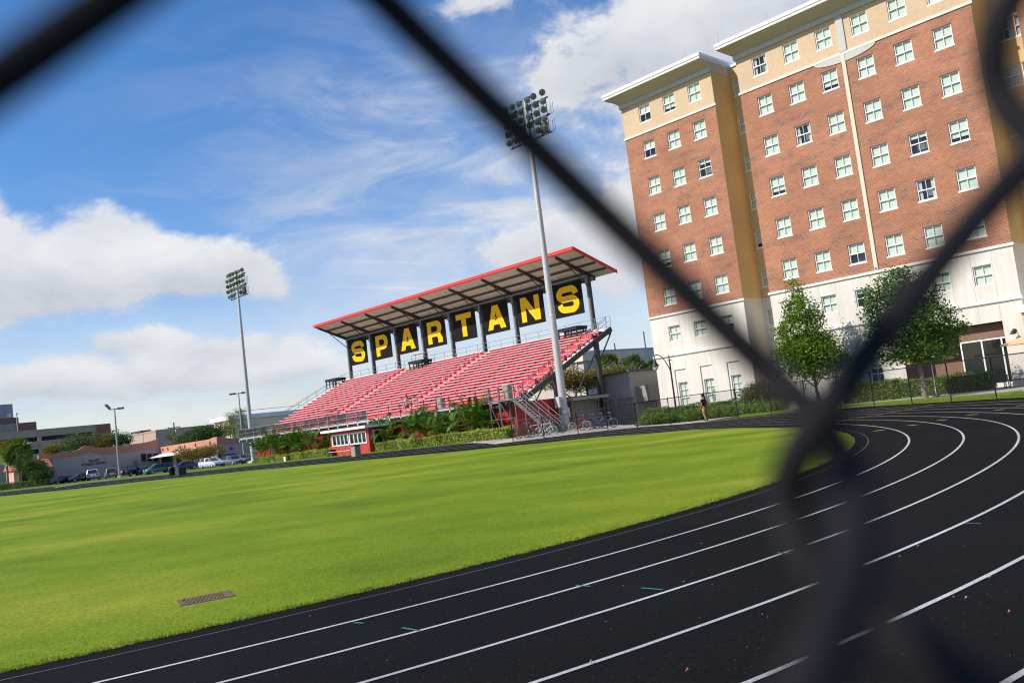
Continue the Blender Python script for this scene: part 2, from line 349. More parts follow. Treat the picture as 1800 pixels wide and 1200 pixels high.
def turf(name, c1, c2, c3, fine=1.0):
    m = bpy.data.materials.new(name); m.use_nodes = True; nt = m.node_tree; N = nt.nodes; L = nt.links; b = N['Principled BSDF']
    tc = N.new('ShaderNodeTexCoord')
    def nz(scale, det, rough=.5, st=(1,1,1), rot=0):
        mp = N.new('ShaderNodeMapping'); mp.inputs['Scale'].default_value = st; mp.inputs['Rotation'].default_value = (0,0,rot); L.new(tc.outputs['Object'], mp.inputs[0])
        n = N.new('ShaderNodeTexNoise'); n.inputs['Scale'].default_value = scale; n.inputs['Detail'].default_value = det; n.inputs['Roughness'].default_value = rough
        L.new(mp.outputs[0], n.inputs['Vector']); return n.outputs[0]
    big = nz(.16, 7, .6, (1, 1.5, 1), .6); mid = nz(.9, 9, .74, (1, 1.25, 1), .6); fin = nz(26*fine, 4, .75); bl = nz(160*fine, 2, .7)
    def ramp(x, e):
        r = N.new('ShaderNodeValToRGB'); L.new(x, r.inputs[0])
        r.color_ramp.elements[0].position = e[0][0]; r.color_ramp.elements[0].color = (*e[0][1], 1)
        r.color_ramp.elements[1].position = e[-1][0]; r.color_ramp.elements[1].color = (*e[-1][1], 1)
        for p, c in e[1:-1]:
            q = r.color_ramp.elements.new(p); q.color = (*c, 1)
        return r.outputs[0]
    def mix(f, a, bb, mode='MIX'):
        n = N.new('ShaderNodeMix'); n.data_type = 'RGBA'; n.blend_type = mode
        if isinstance(f, float): n.inputs[0].default_value = f
        else: L.new(f, n.inputs[0])
        L.new(a, n.inputs[6]); L.new(bb, n.inputs[7]); return n.outputs[2]
    def rg(x, a, b_, c, d):
        n = N.new('ShaderNodeMapRange'); L.new(x, n.inputs[0])
        for i, q in zip((1,2,3,4), (a,b_,c,d)): n.inputs[i].default_value = q
        return n.outputs[0]
    col = mix(rg(mid, .36, .76, 0, .55), ramp(big, [(.30, hexc(c1)), (.5, hexc(c2)), (.70, hexc(c3))]), ramp(mid, [(.3, hexc(c1)), (.7, hexc(c2))]))
    g1 = ramp(fin, [(.34, (.48,.50,.48)), (.68, (1.5,1.46,1.3))]); g2 = ramp(bl, [(.3, (.5,.5,.5)), (.7, (1.45,1.45,1.4))])
    col = mix(.8, col, g1, 'MULTIPLY'); col = mix(.75, col, g2, 'MULTIPLY')
    # worn straw-coloured scuffs
    sc = nz(3.1, 6, .7, (1, 2.4, 1), .7); dry = N.new('ShaderNodeRGB'); dry.outputs[0].default_value = (*hexc('8d8442'), 1)
    col = mix(rg(sc, .60, .78, 0, .6), col, dry.outputs[0])
    L.new(col, b.inputs['Base Color']); b.inputs['Roughness'].default_value = .85; b.inputs['Specular IOR Level'].default_value = .12
    ad = N.new('ShaderNodeMath'); ad.operation = 'ADD'; L.new(fin, ad.inputs[0]); L.new(bl, ad.inputs[1])
    bp = N.new('ShaderNodeBump'); bp.inputs['Strength'].default_value = .55; bp.inputs['Distance'].default_value = .03; L.new(ad.outputs[0], bp.inputs['Height']); L.new(bp.outputs[0], b.inputs['Normal'])
    MATS[name] = m; return m
def grit(name, col, speck, specks, scale=55, rough=.9, spec=.3, amp=(.55, 1.5)):
    m = bpy.data.materials.new(name); m.use_nodes = True; nt = m.node_tree; N = nt.nodes; L = nt.links; b = N['Principled BSDF']
    tc = N.new('ShaderNodeTexCoord')
    n = N.new('ShaderNodeTexNoise'); n.inputs['Scale'].default_value = scale; n.inputs['Detail'].default_value = 4; n.inputs['Roughness'].default_value = .75; L.new(tc.outputs['Object'], n.inputs['Vector'])
    n2 = N.new('ShaderNodeTexNoise'); n2.inputs['Scale'].default_value = .35; n2.inputs['Detail'].default_value = 5; L.new(tc.outputs['Object'], n2.inputs['Vector'])
    v = N.new('ShaderNodeTexVoronoi'); v.inputs['Scale'].default_value = specks; L.new(tc.outputs['Object'], v.inputs['Vector'])
    def rg(x, a, b_, c, d):
        q = N.new('ShaderNodeMapRange'); L.new(x, q.inputs[0])
        for i, z in zip((1,2,3,4), (a,b_,c,d)): q.inputs[i].default_value = z
        return q.outputs[0]
    mm = N.new('ShaderNodeMath'); mm.operation = 'MULTIPLY'; L.new(rg(n.outputs[0], .34, .66, *amp), mm.inputs[0]); L.new(rg(n2.outputs[0], .3, .7, .74, 1.28), mm.inputs[1])
    s = N.new('ShaderNodeVectorMath'); s.operation = 'SCALE'; s.inputs[0].default_value = col; L.new(mm.outputs[0], s.inputs['Scale'])
    mx = N.new('ShaderNodeMix'); mx.data_type = 'RGBA'; L.new(rg(v.outputs['Distance'], .06, .11, .8, 0), mx.inputs[0]); L.new(s.outputs[0], mx.inputs[6]); mx.inputs[7].default_value = (*speck, 1)
    L.new(mx.outputs[2], b.inputs['Base Color']); b.inputs['Roughness'].default_value = rough; b.inputs['Specular IOR Level'].default_value = spec
    bp = N.new('ShaderNodeBump'); bp.inputs['Strength'].default_value = .5; bp.inputs['Distance'].default_value = .006; L.new(n.outputs[0], bp.inputs['Height']); L.new(bp.outputs[0], b.inputs['Normal'])
    MATS[name] = m; return m
GRASS = turf('field turf', '5a740e', '7e961a', 'a9aa38')
VERGE = turf('verge turf', '4f7010', '66860f', '7d8d24')
TRACK = grit('black rubber track', (.0072, .0071, .0072), (.07, .066, .06), 13, 75, .95, .07, (.25, 2.1))
PAINT = grit('white lane paint', (.47, .47, .455), (.02, .02, .02), 42, 70, .9, .1, (.62, 1.3))
PAINTF = grit('worn lane paint', (.13, .13, .13), (.02, .02, .02), 60, 90, .9, .1, (.2, 1.8))
CONC = mat('concrete', (.42, .39, .34), .85, .14, 3, bump=.2, var2=.15, scale2=.25)
ASPH = grit('parking asphalt', (.07, .068, .066), (.12, .12, .12), 4, 20)
MULCH = mat('pine mulch', (.12, .065, .04), .95, .5, 14, bump=.8)
NF = Vector((.621, .784, 0)); DF = Vector((-.784, .621, 0))        # far straight: normal and direction (away left)
CC = Vector((-20, 34.5, 0))
def circ(r, a0, a1, n):
    return [(CC.x+r*cos(R(a0+(a1-a0)*i/n)), CC.y+r*sin(R(a0+(a1-a0)*i/n))) for i in range(n+1)]
farG = [(-190, 206), (-120, 150.5)]+[tuple(gnd(*p)[:2]) for p in ((0,872),(120,860.2),(250,846),(450,826),(600,812),(795,794),(1050,768.6))]+[(6.9, 49.2), (8.9, 46.4), (10.0, 42)]
nearG = circ(30.62, 2, -136, 120)
p0 = Vector((*nearG[-1], 0)); tailG = [tuple((p0+DF*t)[:2]) for t in (40, 90, 190)]
field = sheet('grass_field', farG+nearG+tailG, .012, GRASS)
FENCE = [(at(px, 700, D).x, D) for px, D in ((893,61.5),(948,60.2),(1008.6,59),(1061.7,58),(1114,57.7),(1173,58),(1238,58.6),(1293,58.6),(1353,57.3),(1415,54.6),(1475,51.8),(1535,48.6),(1602,45.2),(1672,42.2),(1752,39.2),(1840,36.2),(1940,33.2))]
edgeF = [tuple((NF*50.4+DF*t)[:2]) for t in (260, 180, 120, 90, 70, 55, 45, 36, 30)]
outer = edgeF+[(x-.05, y-.35) for x, y in FENCE[1:]]+circ(42.2, -8, -138, 40)
p1 = Vector((*outer[-1], 0)); outer += [tuple((p1+DF*t)[:2]) for t in (60, 190)]
inner = [tuple((p0+DF*190-NF*0)[:2])]
track = sheet('running_track', outer+[(-190+p1.x*0-60, 206)], .004, TRACK)
# ground to the horizon
ground = sheet('ground', [(-2600,-1500),(2600,-1500),(2600,4500),(-2600,4500)], -.03, mat('rough ground', (.10, .11, .045), .95, .3, .6, var2=.25, scale2=.04))
# lane lines: concentric round the bend, straight beyond it
RAD = [30.98, 31.93, 32.92, 33.92, 34.97, 36.08, 37.2, 38.3]
for k, r0 in enumerate(RAD):
    pts = [tuple((CC+NF*r0+DF*t)[:2]) for t in (150, 110, 80, 60, 45, 34, 26, 20, 15, 10, 5)]
    for i in range(161):
        th = 51.6-187.6*i/160; bump = .17*k*sstep(-42, -8, th)*sstep(55, 10, th)*(k > 1)
        pts.append((CC.x+(r0+bump)*cos(R(th)), CC.y+(r0+bump)*sin(R(th))))
    pts += [tuple((Vector((*pts[-1], 0))+DF*t)[:2]) for t in (30, 90)]
    band('lane_line', pts, .022 if k == 0 else .047, .009, PAINTF if k == 0 else PAINT)
GREENP = mat('green paint tick', (.03, .20, .15), .8, .5, 50)
YELP = mat('yellow paint mark', (.38, .26, .05), .8, .4, 30)
for (x0, y0), (x1, y1) in (((1013,1030),(1037,1032)),((1128,1035),(1165,1038)),((707,1105),(736,1110)),((622,1096),(639,1097)),((1366,973),(1393,974)),((1696,921),(1725,922))):
    band('lane_tick', [gnd(x0, y0), gnd(x1, y1)], .03, .013, GREENP)
for x0, y0 in ((1545,757),(1604,747.5),(1656,738.5),(1709,729),(1757,720.5),(1796,713)):
    a = gnd(x0-8, y0+.6); b = gnd(x0+8, y0-.4); band('exchange_mark', [a, b], .22, .013, YELP)
band('finish_curve_line', [gnd(*p) for p in ((1462,744),(1500,736),(1545,729),(1590,721),(1640,712))], .07, .014, YELP)
# beyond the fence on the dormitory side
gs_out = [tuple(gnd(*p)[:2]) for p in ((1300,730.5),(1390,722),(1470,714),(1555,706),(1640,699.5),(1720,694),(1800,688.5))]
strip = [(x+.0, y-.1) for x, y in FENCE[7:]]+[(36, 33)]+gs_out[::-1]
gstrip = sheet('grass_strip', strip, .016, VERGE)
sw_in = [tuple(gnd(*p)[:2]) for p in ((1118,749.5),(1173,742.5),(1228,737.5),(1290,730),(1386,718.5),(1470,710),(1560,701),(1640,693),(1755,682),(1830,674))]
swo = [(FENCE[4][0], FENCE[4][1]+.1), (FENCE[5][0], FENCE[5][1]+.1), (FENCE[6][0], FENCE[6][1]+.1)]+gs_out[0:]+[(42, 30), (52, 27)]
sheet('sidewalk', swo+[(56, 30)]+sw_in[::-1], .02, CONC)
# bare mulch under the hedges against the dormitory
QD = Vector((11.545, 73.284, 0))
sheet('mulch_bed', [sw_in[1], sw_in[2], sw_in[3], sw_in[4], sw_in[5], sw_in[6], tuple((QD-ES*20-EN*.02)[:2]), tuple((QD-ES*.2-EN*.02)[:2]), tuple((QD+ES*3)[:2])], .008, MULCH)
# concrete yard by the end of the stand
F0 = Vector((-.9, 70, 0))
sheet('concrete_yard', [(-2.0, 61.9)]+[(x, y+.06) for x, y in FENCE[1:5]]+[sw_in[0], tuple((QD+ES*3.2)[:2]), (14, 99), (2, 105), (-8, 78)], .012, mat('pale concrete yard', (.45, .40, .33), .9, .2, 1.5, var2=.2, scale2=.3))
# verge, path and parking lot at the left
vg = [tuple((NF*50.4+DF*t)[:2]) for t in (42, 60, 80, 100, 140, 200)]
sheet('grass_verge', vg+[tuple((NF*63+DF*t)[:2]) for t in (230, 140, 100, 70, 42)], .006, VERGE)
sheet('parking_lot', [tuple((NF*59.8+DF*t)[:2]) for t in (36, 58)]+[tuple((NF*q+DF*t)[:2]) for q, t in ((68,90),(76,118),(82,150),(200,230),(200,20),(72,30))], .012, ASPH)
band('concrete_path', [gnd(*p) for p in ((95,856.5),(130,851.5),(170,846),(205,841),(228,838))], 1.0, .02, CONC)
band('kerb_line', [gnd(*p) for p in ((60,854.5),(110,848),(160,842.5),(205,838.5),(240,834.5),(300,827.5),(340,822))], .35, .05, CONC)
band('planter_kerb', [tuple((NF*50.6+DF*t)[:2]) for t in (41, 36, 30, 25, 20, 15, 11)], .25, .07, CONC)
# tufts of grass blades along the mown edge and over the nearest turf
def blades(name, n, fn, hmin, hmax, m):
    r = random.Random(3); vs = []; fs = []
    for i in range(n):
        x, y = fn(r); h = r.uniform(hmin, hmax); a = r.uniform(0, 2*pi); w = .0035+.003*r.random(); tl = r.uniform(.2, .9)*h
        ta = r.uniform(0, 2*pi); z = zg(x, y)+.006
        k = len(vs); vs += [(x-w*cos(a), y-w*sin(a), z), (x+w*cos(a), y+w*sin(a), z), (x+tl*cos(ta), y+tl*sin(ta), z+h)]; fs.append((k, k+1, k+2))
    mb = MB(); mb.v = vs; mb.f = fs; mb.m = [0]*len(fs); mb.sm = [False]*len(fs)
    me = bpy.data.meshes.new(name); me.from_pydata(vs, [], fs); me.materials.append(m)
    o = bpy.data.objects.new(name, me); COL.objects.link(o); return tag(o, kind='stuff')
BLADE = leafmat('grass blades', '647c0e', 'a2b038', 1.3, .3)
def edgept(r):
    th = -64+66*r.random()**1.6; q = 30.63-abs(r.gauss(0, .09))+.03*r.random()+.012*sin(th*3.1)*sin(th*7.7)
    return CC.x+q*cos(R(th)), CC.y+q*sin(R(th))
blades('grass_edge', 24000, edgept, .012, .034, BLADE)
def nearpt(r):
    th = -64+26*r.random(); q = 30.5-7*r.random()**1.7
    return CC.x+q*cos(R(th)), CC.y+q*sin(R(th))
blades('grass_blades', 60000, nearpt, .008, .019, BLADE)
def strippt(r):
    i = r.randrange(7, 14); t = r.random(); a = FENCE[i]; b = FENCE[i+1]; q = r.random()
    i2 = min(6, i-7); c = gs_out[i2]; d = gs_out[min(6, i2+1)]
    p = (a[0]+(b[0]-a[0])*t, a[1]+(b[1]-a[1])*t); s = (c[0]+(d[0]-c[0])*t, c[1]+(d[1]-c[1])*t)
    return p[0]+(s[0]-p[0])*q*.95, p[1]+(s[1]-p[1])*q*.95
blades('grass_tufts', 24000, strippt, .06, .16, BLADE)
# fallen leaves and grit on the near track
mb = MB(); r = random.Random(11)
for i in range(420):
    th = -58+34*r.random(); q = 31+9.5*r.random(); x, y = CC.x+q*cos(R(th)), CC.y+q*sin(R(th)); s = r.choice((.004, .005, .006, .007, .008, .011)); a = r.random()*6.28
    mb.add([(x+s*cos(a), y+s*sin(a), .014), (x-s*.5*sin(a), y+s*.5*cos(a), .02), (x-s*cos(a), y-s*sin(a), .014+s*.4), (x+s*.5*sin(a), y-s*.5*cos(a), .016)], [(0,1,2,3)], 0 if r.random() < .6 else (1 if r.random() < .6 else 2))
for px, py, mi in ((1583,982,2),(1615,963,1),(1742,1018,0),(1776,1080,1),(1700,1055,0),(1210,1183,1),(1040,1168,0)):
    p = gnd(px, py); s = .017; mb.add([(p.x-s, p.y, .014), (p.x, p.y-s*.5, .03), (p.x+s, p.y, .02), (p.x, p.y+s*.5, .035)], [(0,1,2,3)], mi)
tag(mb.build('leaf_litter', [mat('dry leaf', (.30, .22, .12), .9), mat('red leaf', (.35, .12, .05), .9), mat('green leaf bit', (.12, .2, .03), .9)]), kind='stuff')
# iron drain grate sunk in the turf
c = gnd(362, 1053); e1 = (gnd(413, 1044)-gnd(318, 1062)); ang = atan2(e1.y, e1.x); gw = e1.length
t = thing('drain_grate', 'rusty brown iron drain grate set into the turf', 'drain grate', (c.x, c.y, .0), ang)
mb = MB(); hw = gw/2; hd = .24
for z0 in (0,):
    mb.box(-hw, hw, -hd, -hd+.035, .012, .02); mb.box(-hw, hw, hd-.035, hd, .012, .02)
    mb.box(-hw, -hw+.06, -hd+.035, hd-.035, .012, .02); mb.box(hw-.10, hw, -hd+.035, hd-.035, .012, .02)
mb.build('frame', mat('rusted iron', (.15, .10, .065), .85, .4, 25, bump=.3), t)
mb = MB(); n = 11
for i in range(n):
    x = -hw+.05+(2*hw-.1)*(i+.5)/n; sk = .05; mb.add([(x-.017-sk,-hd+.035,.0185),(x+.017-sk,-hd+.035,.0185),(x+.017+sk,hd-.035,.0185),(x-.017+sk,hd-.035,.0185)], [(0,1,2,3)])
mb.build('bars', MATS['rusted iron'], t)
mb = MB(); mb.quad((-hw, -hd, .0135), (hw, -hd, .0135), (hw, hd, .0135), (-hw, hd, .0135)); mb.build('sump', mat('drain darkness', (.012, .010, .009), 1), t)  # flat dark sheet: the darkness of the pit put into its colour
# ---------------------------------------------------------------- the chain link the camera looks through
def P3(px, py, d):
    return ray(px, py)*d+Vector((0, 0, EYE))
def spline(pts, n=9):
    out = []
    for i in range(len(pts)-1):
        p = [Vector(pts[max(0, min(len(pts)-1, i+k))]) for k in (-1, 0, 1, 2)]
        for j in range(n):
            t = j/n; out.append(.5*((2*p[1])+(p[2]-p[0])*t+(2*p[0]-5*p[1]+4*p[2]-p[3])*t*t+(3*p[1]-p[0]-3*p[2]+p[3])*t**3))
    out.append(Vector(pts[-1])); return out
VINYL = mat('black vinyl wire coat', (.015, .0148, .0165), .85, .2, 300, spec=.1)
wires = [
 [(200,-520,.075),(430,-230,.078),(600,-75,.080),(760,85,.083),(1050,365,.086),(1330,632,.083),(1400,697,.080),(1456,762,.078),(1495,845,.073),(1505,930,.067),(1497,1010,.061),(1470,1095,.056),(1425,1185,.052),(1360,1300,.050),(1240,1480,.050),(1080,1700,.052)],
 [(2250,-120,.096),(1995,90,.094),(1850,240,.090),(1700,403,.087),(1560,578,.082),(1480,682,.078),(1424,762,.076),(1387,838,.078),(1388,905,.078),(1418,980,.075),(1490,1056,.070),(1600,1135,.066),(1760,1245,.063),(1990,1420,.062)],
 [(-420,420,.050),(-200,268,.051),(0,137,.053),(205,-5,.056),(420,-150,.06),(520,-215,.066),(470,-330,.07),(330,-520,.072)],
 [(2150,-430,.104),(1960,-200,.102),(1830,-60,.098),(1765,20,.096),(1744,95,.096),(1760,170,.096),(1830,255,.093),(1990,410,.09),(2240,640,.088)],
]
mb = MB()
for wpts in wires: mb.tube(spline([P3(*p) for p in wpts]), .00175, 14)
# the same mesh carries on beyond the picture on every side
KA, KB, KC = P3(1430, 715, .078), P3(1805, -40, .099), P3(488, -190, .077); E1 = KB-KA; E2 = KC-KA
def shown(p):
    q = Vector((p.x, p.y, p.z-EYE)); zz = q.dot(fwd)
    if q.length < .03: return True
    if zz < .01: return False
    x, y = 900+FPX*q.dot(rgt)/zz, 600-FPX*q.dot(upv)/zz
    return -330 < x < 2130 and -330 < y < 1530
for i in range(-9, 10):
    for j in range(-9, 10):
        a = KA+E1*i+E2*j
        for e in (E1, E2):
            if any(shown(a+e*(k/12)) for k in range(13)): continue
            nn = E1.cross(E2).normalized()*.0022*(1 if e is E1 else -1)
            mb.tube([a, a+e*.12+nn, a+e*.5+nn*1.4, a+e*.88+nn, a+e], .00175, 7)
fg = mb.build('wire_mesh', VINYL); tag(fg, 'black vinyl chain link wires blurred right in front of the lens', 'chain link')
# ================================================================ the dormitory
def brickmat(name, c1, c2, mort, dark, w=.25, h=.085, clusters=.58):
    m = bpy.data.materials.new(name); m.use_nodes = True; nt = m.node_tree; N = nt.nodes; L = nt.links; b = N['Principled BSDF']
    tc = N.new('ShaderNodeTexCoord'); s = N.new('ShaderNodeSeparateXYZ'); L.new(tc.outputs['Object'], s.inputs[0])
    a = N.new('ShaderNodeMath'); a.operation = 'ADD'; L.new(s.outputs[0], a.inputs[0]); L.new(s.outputs[1], a.inputs[1])
    cb = N.new('ShaderNodeCombineXYZ'); L.new(a.outputs[0], cb.inputs[0]); L.new(s.outputs[2], cb.inputs[1])
    def bt(x1, x2, mo, bias):
        t = N.new('ShaderNodeTexBrick'); L.new(cb.outputs[0], t.inputs['Vector']); t.inputs['Scale'].default_value = 1
        t.inputs['Color1'].default_value = (*x1, 1); t.inputs['Color2'].default_value = (*x2, 1); t.inputs['Mortar'].default_value = (*mo, 1)
        t.inputs['Mortar Size'].default_value = .009; t.inputs['Bias'].default_value = bias
        t.inputs['Brick Width'].default_value = w; t.inputs['Row Height'].default_value = h; return t.outputs[0]
    base = bt(c1, c2, mort, 0); mask = bt((0,0,0), (1,1,1), (0,0,0), 0)
    mp = N.new('ShaderNodeMapping'); mp.inputs['Scale'].default_value = (.55, 1.9, 1); L.new(cb.outputs[0], mp.inputs[0])
    n = N.new('ShaderNodeTexNoise'); n.inputs['Scale'].default_value = .8; n.inputs['Detail'].default_value = 4; n.inputs['Roughness'].default_value = .6; L.new(mp.outputs[0], n.inputs['Vector'])
    ad = N.new('ShaderNodeMath'); ad.operation = 'MULTIPLY_ADD'; ad.inputs[1].default_value = .42; L.new(mask, ad.inputs[0]); L.new(n.outputs[0], ad.inputs[2])
    r0 = N.new('ShaderNodeMapRange'); L.new(n.outputs[0], r0.inputs[0])
    for i, q in zip((1,2,3,4), (clusters-.10, clusters+.04, .05, 1)): r0.inputs[i].default_value = q
    r1 = N.new('ShaderNodeMapRange'); L.new(mask, r1.inputs[0])
    for i, q in zip((1,2,3,4), (.50, .62, 0, .85)): r1.inputs[i].default_value = q
    r = N.new('ShaderNodeMath'); r.operation = 'MULTIPLY'; L.new(r0.outputs[0], r.inputs[0]); L.new(r1.outputs[0], r.inputs[1])
    mx = N.new('ShaderNodeMix'); mx.data_type = 'RGBA'; L.new(r.outputs[0], mx.inputs[0]); L.new(base, mx.inputs[6]); mx.inputs[7].default_value = (*dark, 1)
    n2 = N.new('ShaderNodeTexNoise'); n2.inputs['Scale'].default_value = .3; n2.inputs['Detail'].default_value = 4; L.new(cb.outputs[0], n2.inputs['Vector'])
    r2 = N.new('ShaderNodeMapRange'); L.new(n2.outputs[0], r2.inputs[0])
    for i, q in zip((1,2,3,4), (.3,.7,.86,1.14)): r2.inputs[i].default_value = q
    vm = N.new('ShaderNodeVectorMath'); vm.operation = 'SCALE'; L.new(mx.outputs[2], vm.inputs[0]); L.new(r2.outputs[0], vm.inputs['Scale'])
    L.new(vm.outputs[0], b.inputs['Base Color']); b.inputs['Roughness'].default_value = .85; b.inputs['Specular IOR Level'].default_value = .2
    MATS[name] = m; return m
BRICK = brickmat('red brick', (.335,.112,.056), (.455,.185,.10), (.38,.27,.19), (.13,.08,.07))
WHITE = mat('white stucco', (.655, .61, .535), .85, .075, 2.2, var2=.06, scale2=.6, bump=.1, stretch=(1.6, 1.6, .16))
CREAM = mat('cream stucco', (.57, .42, .27), .85, .06, 4, var2=.06, scale2=.35, bump=.15)
OCHRE = mat('ochre stucco', (.60, .435, .22), .85, .05, 9, var2=.08, scale2=.3, bump=.15)
TRIM = mat('pale trim', (.68, .66, .61), .8, .05, 6)
GREYT = mat('grey cornice', (.50, .49, .45), .8, .06, 6)
FLASH = mat('white metal flashing', (.80, .80, .79), .5, .03, 3)
JOINT = mat('stucco joint', (.40, .37, .32), .9, .1, 6)
FRAME = mat('white window frame', (.76, .76, .74), .5, .04, 8)
ROOM = mat('grey-blue room', (.15, .17, .17), .9, .3, 2)  # lightened grey-blue: the sky reflection of the panes is put into this colour
BLIND = mat('pale window blind', (.54, .60, .525), .7, .06, 1, stretch=(1, 1, 30))
CURT = mat('pale curtain', (.60, .62, .62), .8, .25, 9, stretch=(6, 6, .5))
GLASS = glassmat('window glass', (.95, .98, .95), opacity=.0, ior=1.4)
DARKGL = glassmat('dark shopfront glass', (.32, .40, .40), opacity=.08)
BROWN = mat('brown patio wall', (.235, .135, .095), .85, .06, 6)
ROOF = mat('flat roof', (.4, .4, .39), .9)
def wall(mb, x0, x1, z0, z1, y, ops, depth, mi=0):
    ops = [o for o in ops if o[0] >= x0-1e-6 and o[1] <= x1+1e-6 and o[2] >= z0-1e-6 and o[3] <= z1+1e-6]
    xs = sorted({x0, x1, *[v for o in ops for v in o[:2]]}); zs = sorted({z0, z1, *[v for o in ops for v in o[2:4]]})
    for i in range(len(xs)-1):
        for j in range(len(zs)-1):
            cx, cz = (xs[i]+xs[i+1])/2, (zs[j]+zs[j+1])/2
            if any(o[0] < cx < o[1] and o[2] < cz < o[3] for o in ops): continue
            mb.quad((xs[i], y, zs[j]), (xs[i+1], y, zs[j]), (xs[i+1], y, zs[j+1]), (xs[i], y, zs[j+1]), mi)
    for a, b, c, d in ops:
        mb.quad((a,y,c), (a,y+depth,c), (a,y+depth,d), (a,y,d), mi); mb.quad((b,y,c), (b,y,d), (b,y+depth,d), (b,y+depth,c), mi)
        mb.quad((a,y,d), (a,y+depth,d), (b,y+depth,d), (b,y,d), mi); mb.quad((a,y,c), (b,y,c), (b,y+depth,c), (a,y+depth,c), mi)
SOLD = brickmat('soldier brick', (.27,.09,.05), (.36,.13,.075), (.38,.28,.22), (.14,.08,.07), .078, .21, 1.2)
def window(parent, x, y, z, w, h, blind=.8, curtain=False, rows=2, sill=True, lint=False, name='window', sets={}):
    """sash window centred on x with its bottom at z, glass just behind plane y; frame mesh + pane + blind"""
    key = (round(w, 2), round(h, 2), rows, sill, lint)
    if key not in sets:
        mb = MB(); f = .065; hw = w/2
        mb.box(-hw, -hw+f, -.02, .08, 0, h); mb.box(hw-f, hw, -.02, .08, 0, h)
        mb.box(-hw+f, hw-f, -.02, .08, 0, f); mb.box(-hw+f, hw-f, -.02, .08, h-f, h)
        if rows == 2: mb.box(-hw+f, hw-f, -.03, .07, h*.5-.035, h*.5+.035)
        else:
            for q in range(1, rows): mb.box(-hw+f, hw-f, -.02, .07, h*q/rows-(.035 if q == 1 else .014), h*q/rows+(.035 if q == 1 else .014))
        mb.box(-.014, .014, -.012, .05, f, h-f)
        if sill: mb.box(-hw-.05, hw+.05, -.10, .05, -.09, -.002)
        if lint: mb.box(-hw-.02, hw+.02, -.102, -.07, h+.004, h+.205, 1)
        fr = mb
        pb = MB(); pb.quad((-hw+f, .03, f), (hw-f, .03, f), (hw-f, .03, h-f), (-hw+f, .03, h-f))
        rb = MB(); rb.box(-hw+.01, hw-.01, .5, .52, .01, h-.01); rb.box(-hw+.005, -hw+.02, .09, .5, .01, h-.01); rb.box(hw-.02, hw-.005, .09, .5, .01, h-.01); rb.box(-hw+.02, hw-.02, .09, .5, h-.02, h-.005); rb.box(-hw+.02, hw-.02, .09, .5, .005, .02)
        sets[key] = (fr, pb, rb, {})
        fo = fr.build(name, [FRAME, SOLD], parent); po = pb.build('pane', GLASS, fo, recalc=False); ro = rb.build('room', ROOM, fo)
        sets[key] = (fo, po, ro, {}); fresh = True
    else: fresh = False
    fo, po, ro, bl = sets[key]
    if fresh: wo = fo; wo.location = (x, y, z)
    else:
        wo = sub(fo, parent, (x, y, z)); sub(po, wo); sub(ro, wo)
    q = round(blind, 1)
    if curtain:
        mb = MB(); hw = w/2-.07
        for s in (-1, 1):
            for i in range(5):
                a, b = hw-.36*hw*2*i/5*.55, hw-.36*hw*2*(i+1)/5*.55; ya, yb = (.10, .14) if i % 2 else (.14, .10)
                mb.quad((s*a, ya, .07), (s*b, yb, .07), (s*b*.9, yb, h-.07), (s*a, ya, h-.07))
        mb.build('curtain', CURT, wo)
    elif q > 0:
        if q not in bl:
            mb = MB(); mb.box(-w/2+.075, w/2-.075, .10, .115, h-.07-(h-.14)*q, h-.07); bl[q] = mb.build('blind', BLIND, wo)
        else: sub(bl[q], wo)
    return wo
DZ = [10.08+3.075*k for k in range(6)]
LX = [2.32, 4.80, 7.27]; MX = [13.1, 15.65, 18.15, 20.75, 23.3, 25.8]; BX = [33.0, 35.6, 38.2]
WW, WH = 1.17, 1.36
dorm = thing('dormitory', 'eight storey brick and stucco dormitory with white base and many sash windows', 'dormitory', (QD.x, QD.y, 0), CAMPUS)
blocks = [(0, 8.95, LX), (11.2, 27.7, MX), (30.1, 40.5, BX)]
YB = 15
def op(x, z, w=WW, h=WH): return (x-w/2, x+w/2, z, z+h)
rw = random.Random(5)
wins = []
WSTAIN = mat('weathered gable stucco', (.55, .47, .36), .85, .1, 3); RODM = mat('lightning rod', (.25,.25,.25), .5); SOFT = mat('olive grey soffit', (.44, .41, .32), .85, .06, 6)
def flush():
    for nm, q, m in (('brick_wall', bri, BRICK), ('cream_wall', cre, CREAM), ('white_wall', whi, WHITE), ('ochre_wall', och, OCHRE), ('moulding', tr, TRIM), ('wall_joint', jo, JOINT), ('cornice', cor, [SOFT, GREYT, WSTAIN]), ('eaves', fla, [FLASH, TRIM, RODM])):
        if q.v: q.build(nm, m, dorm)
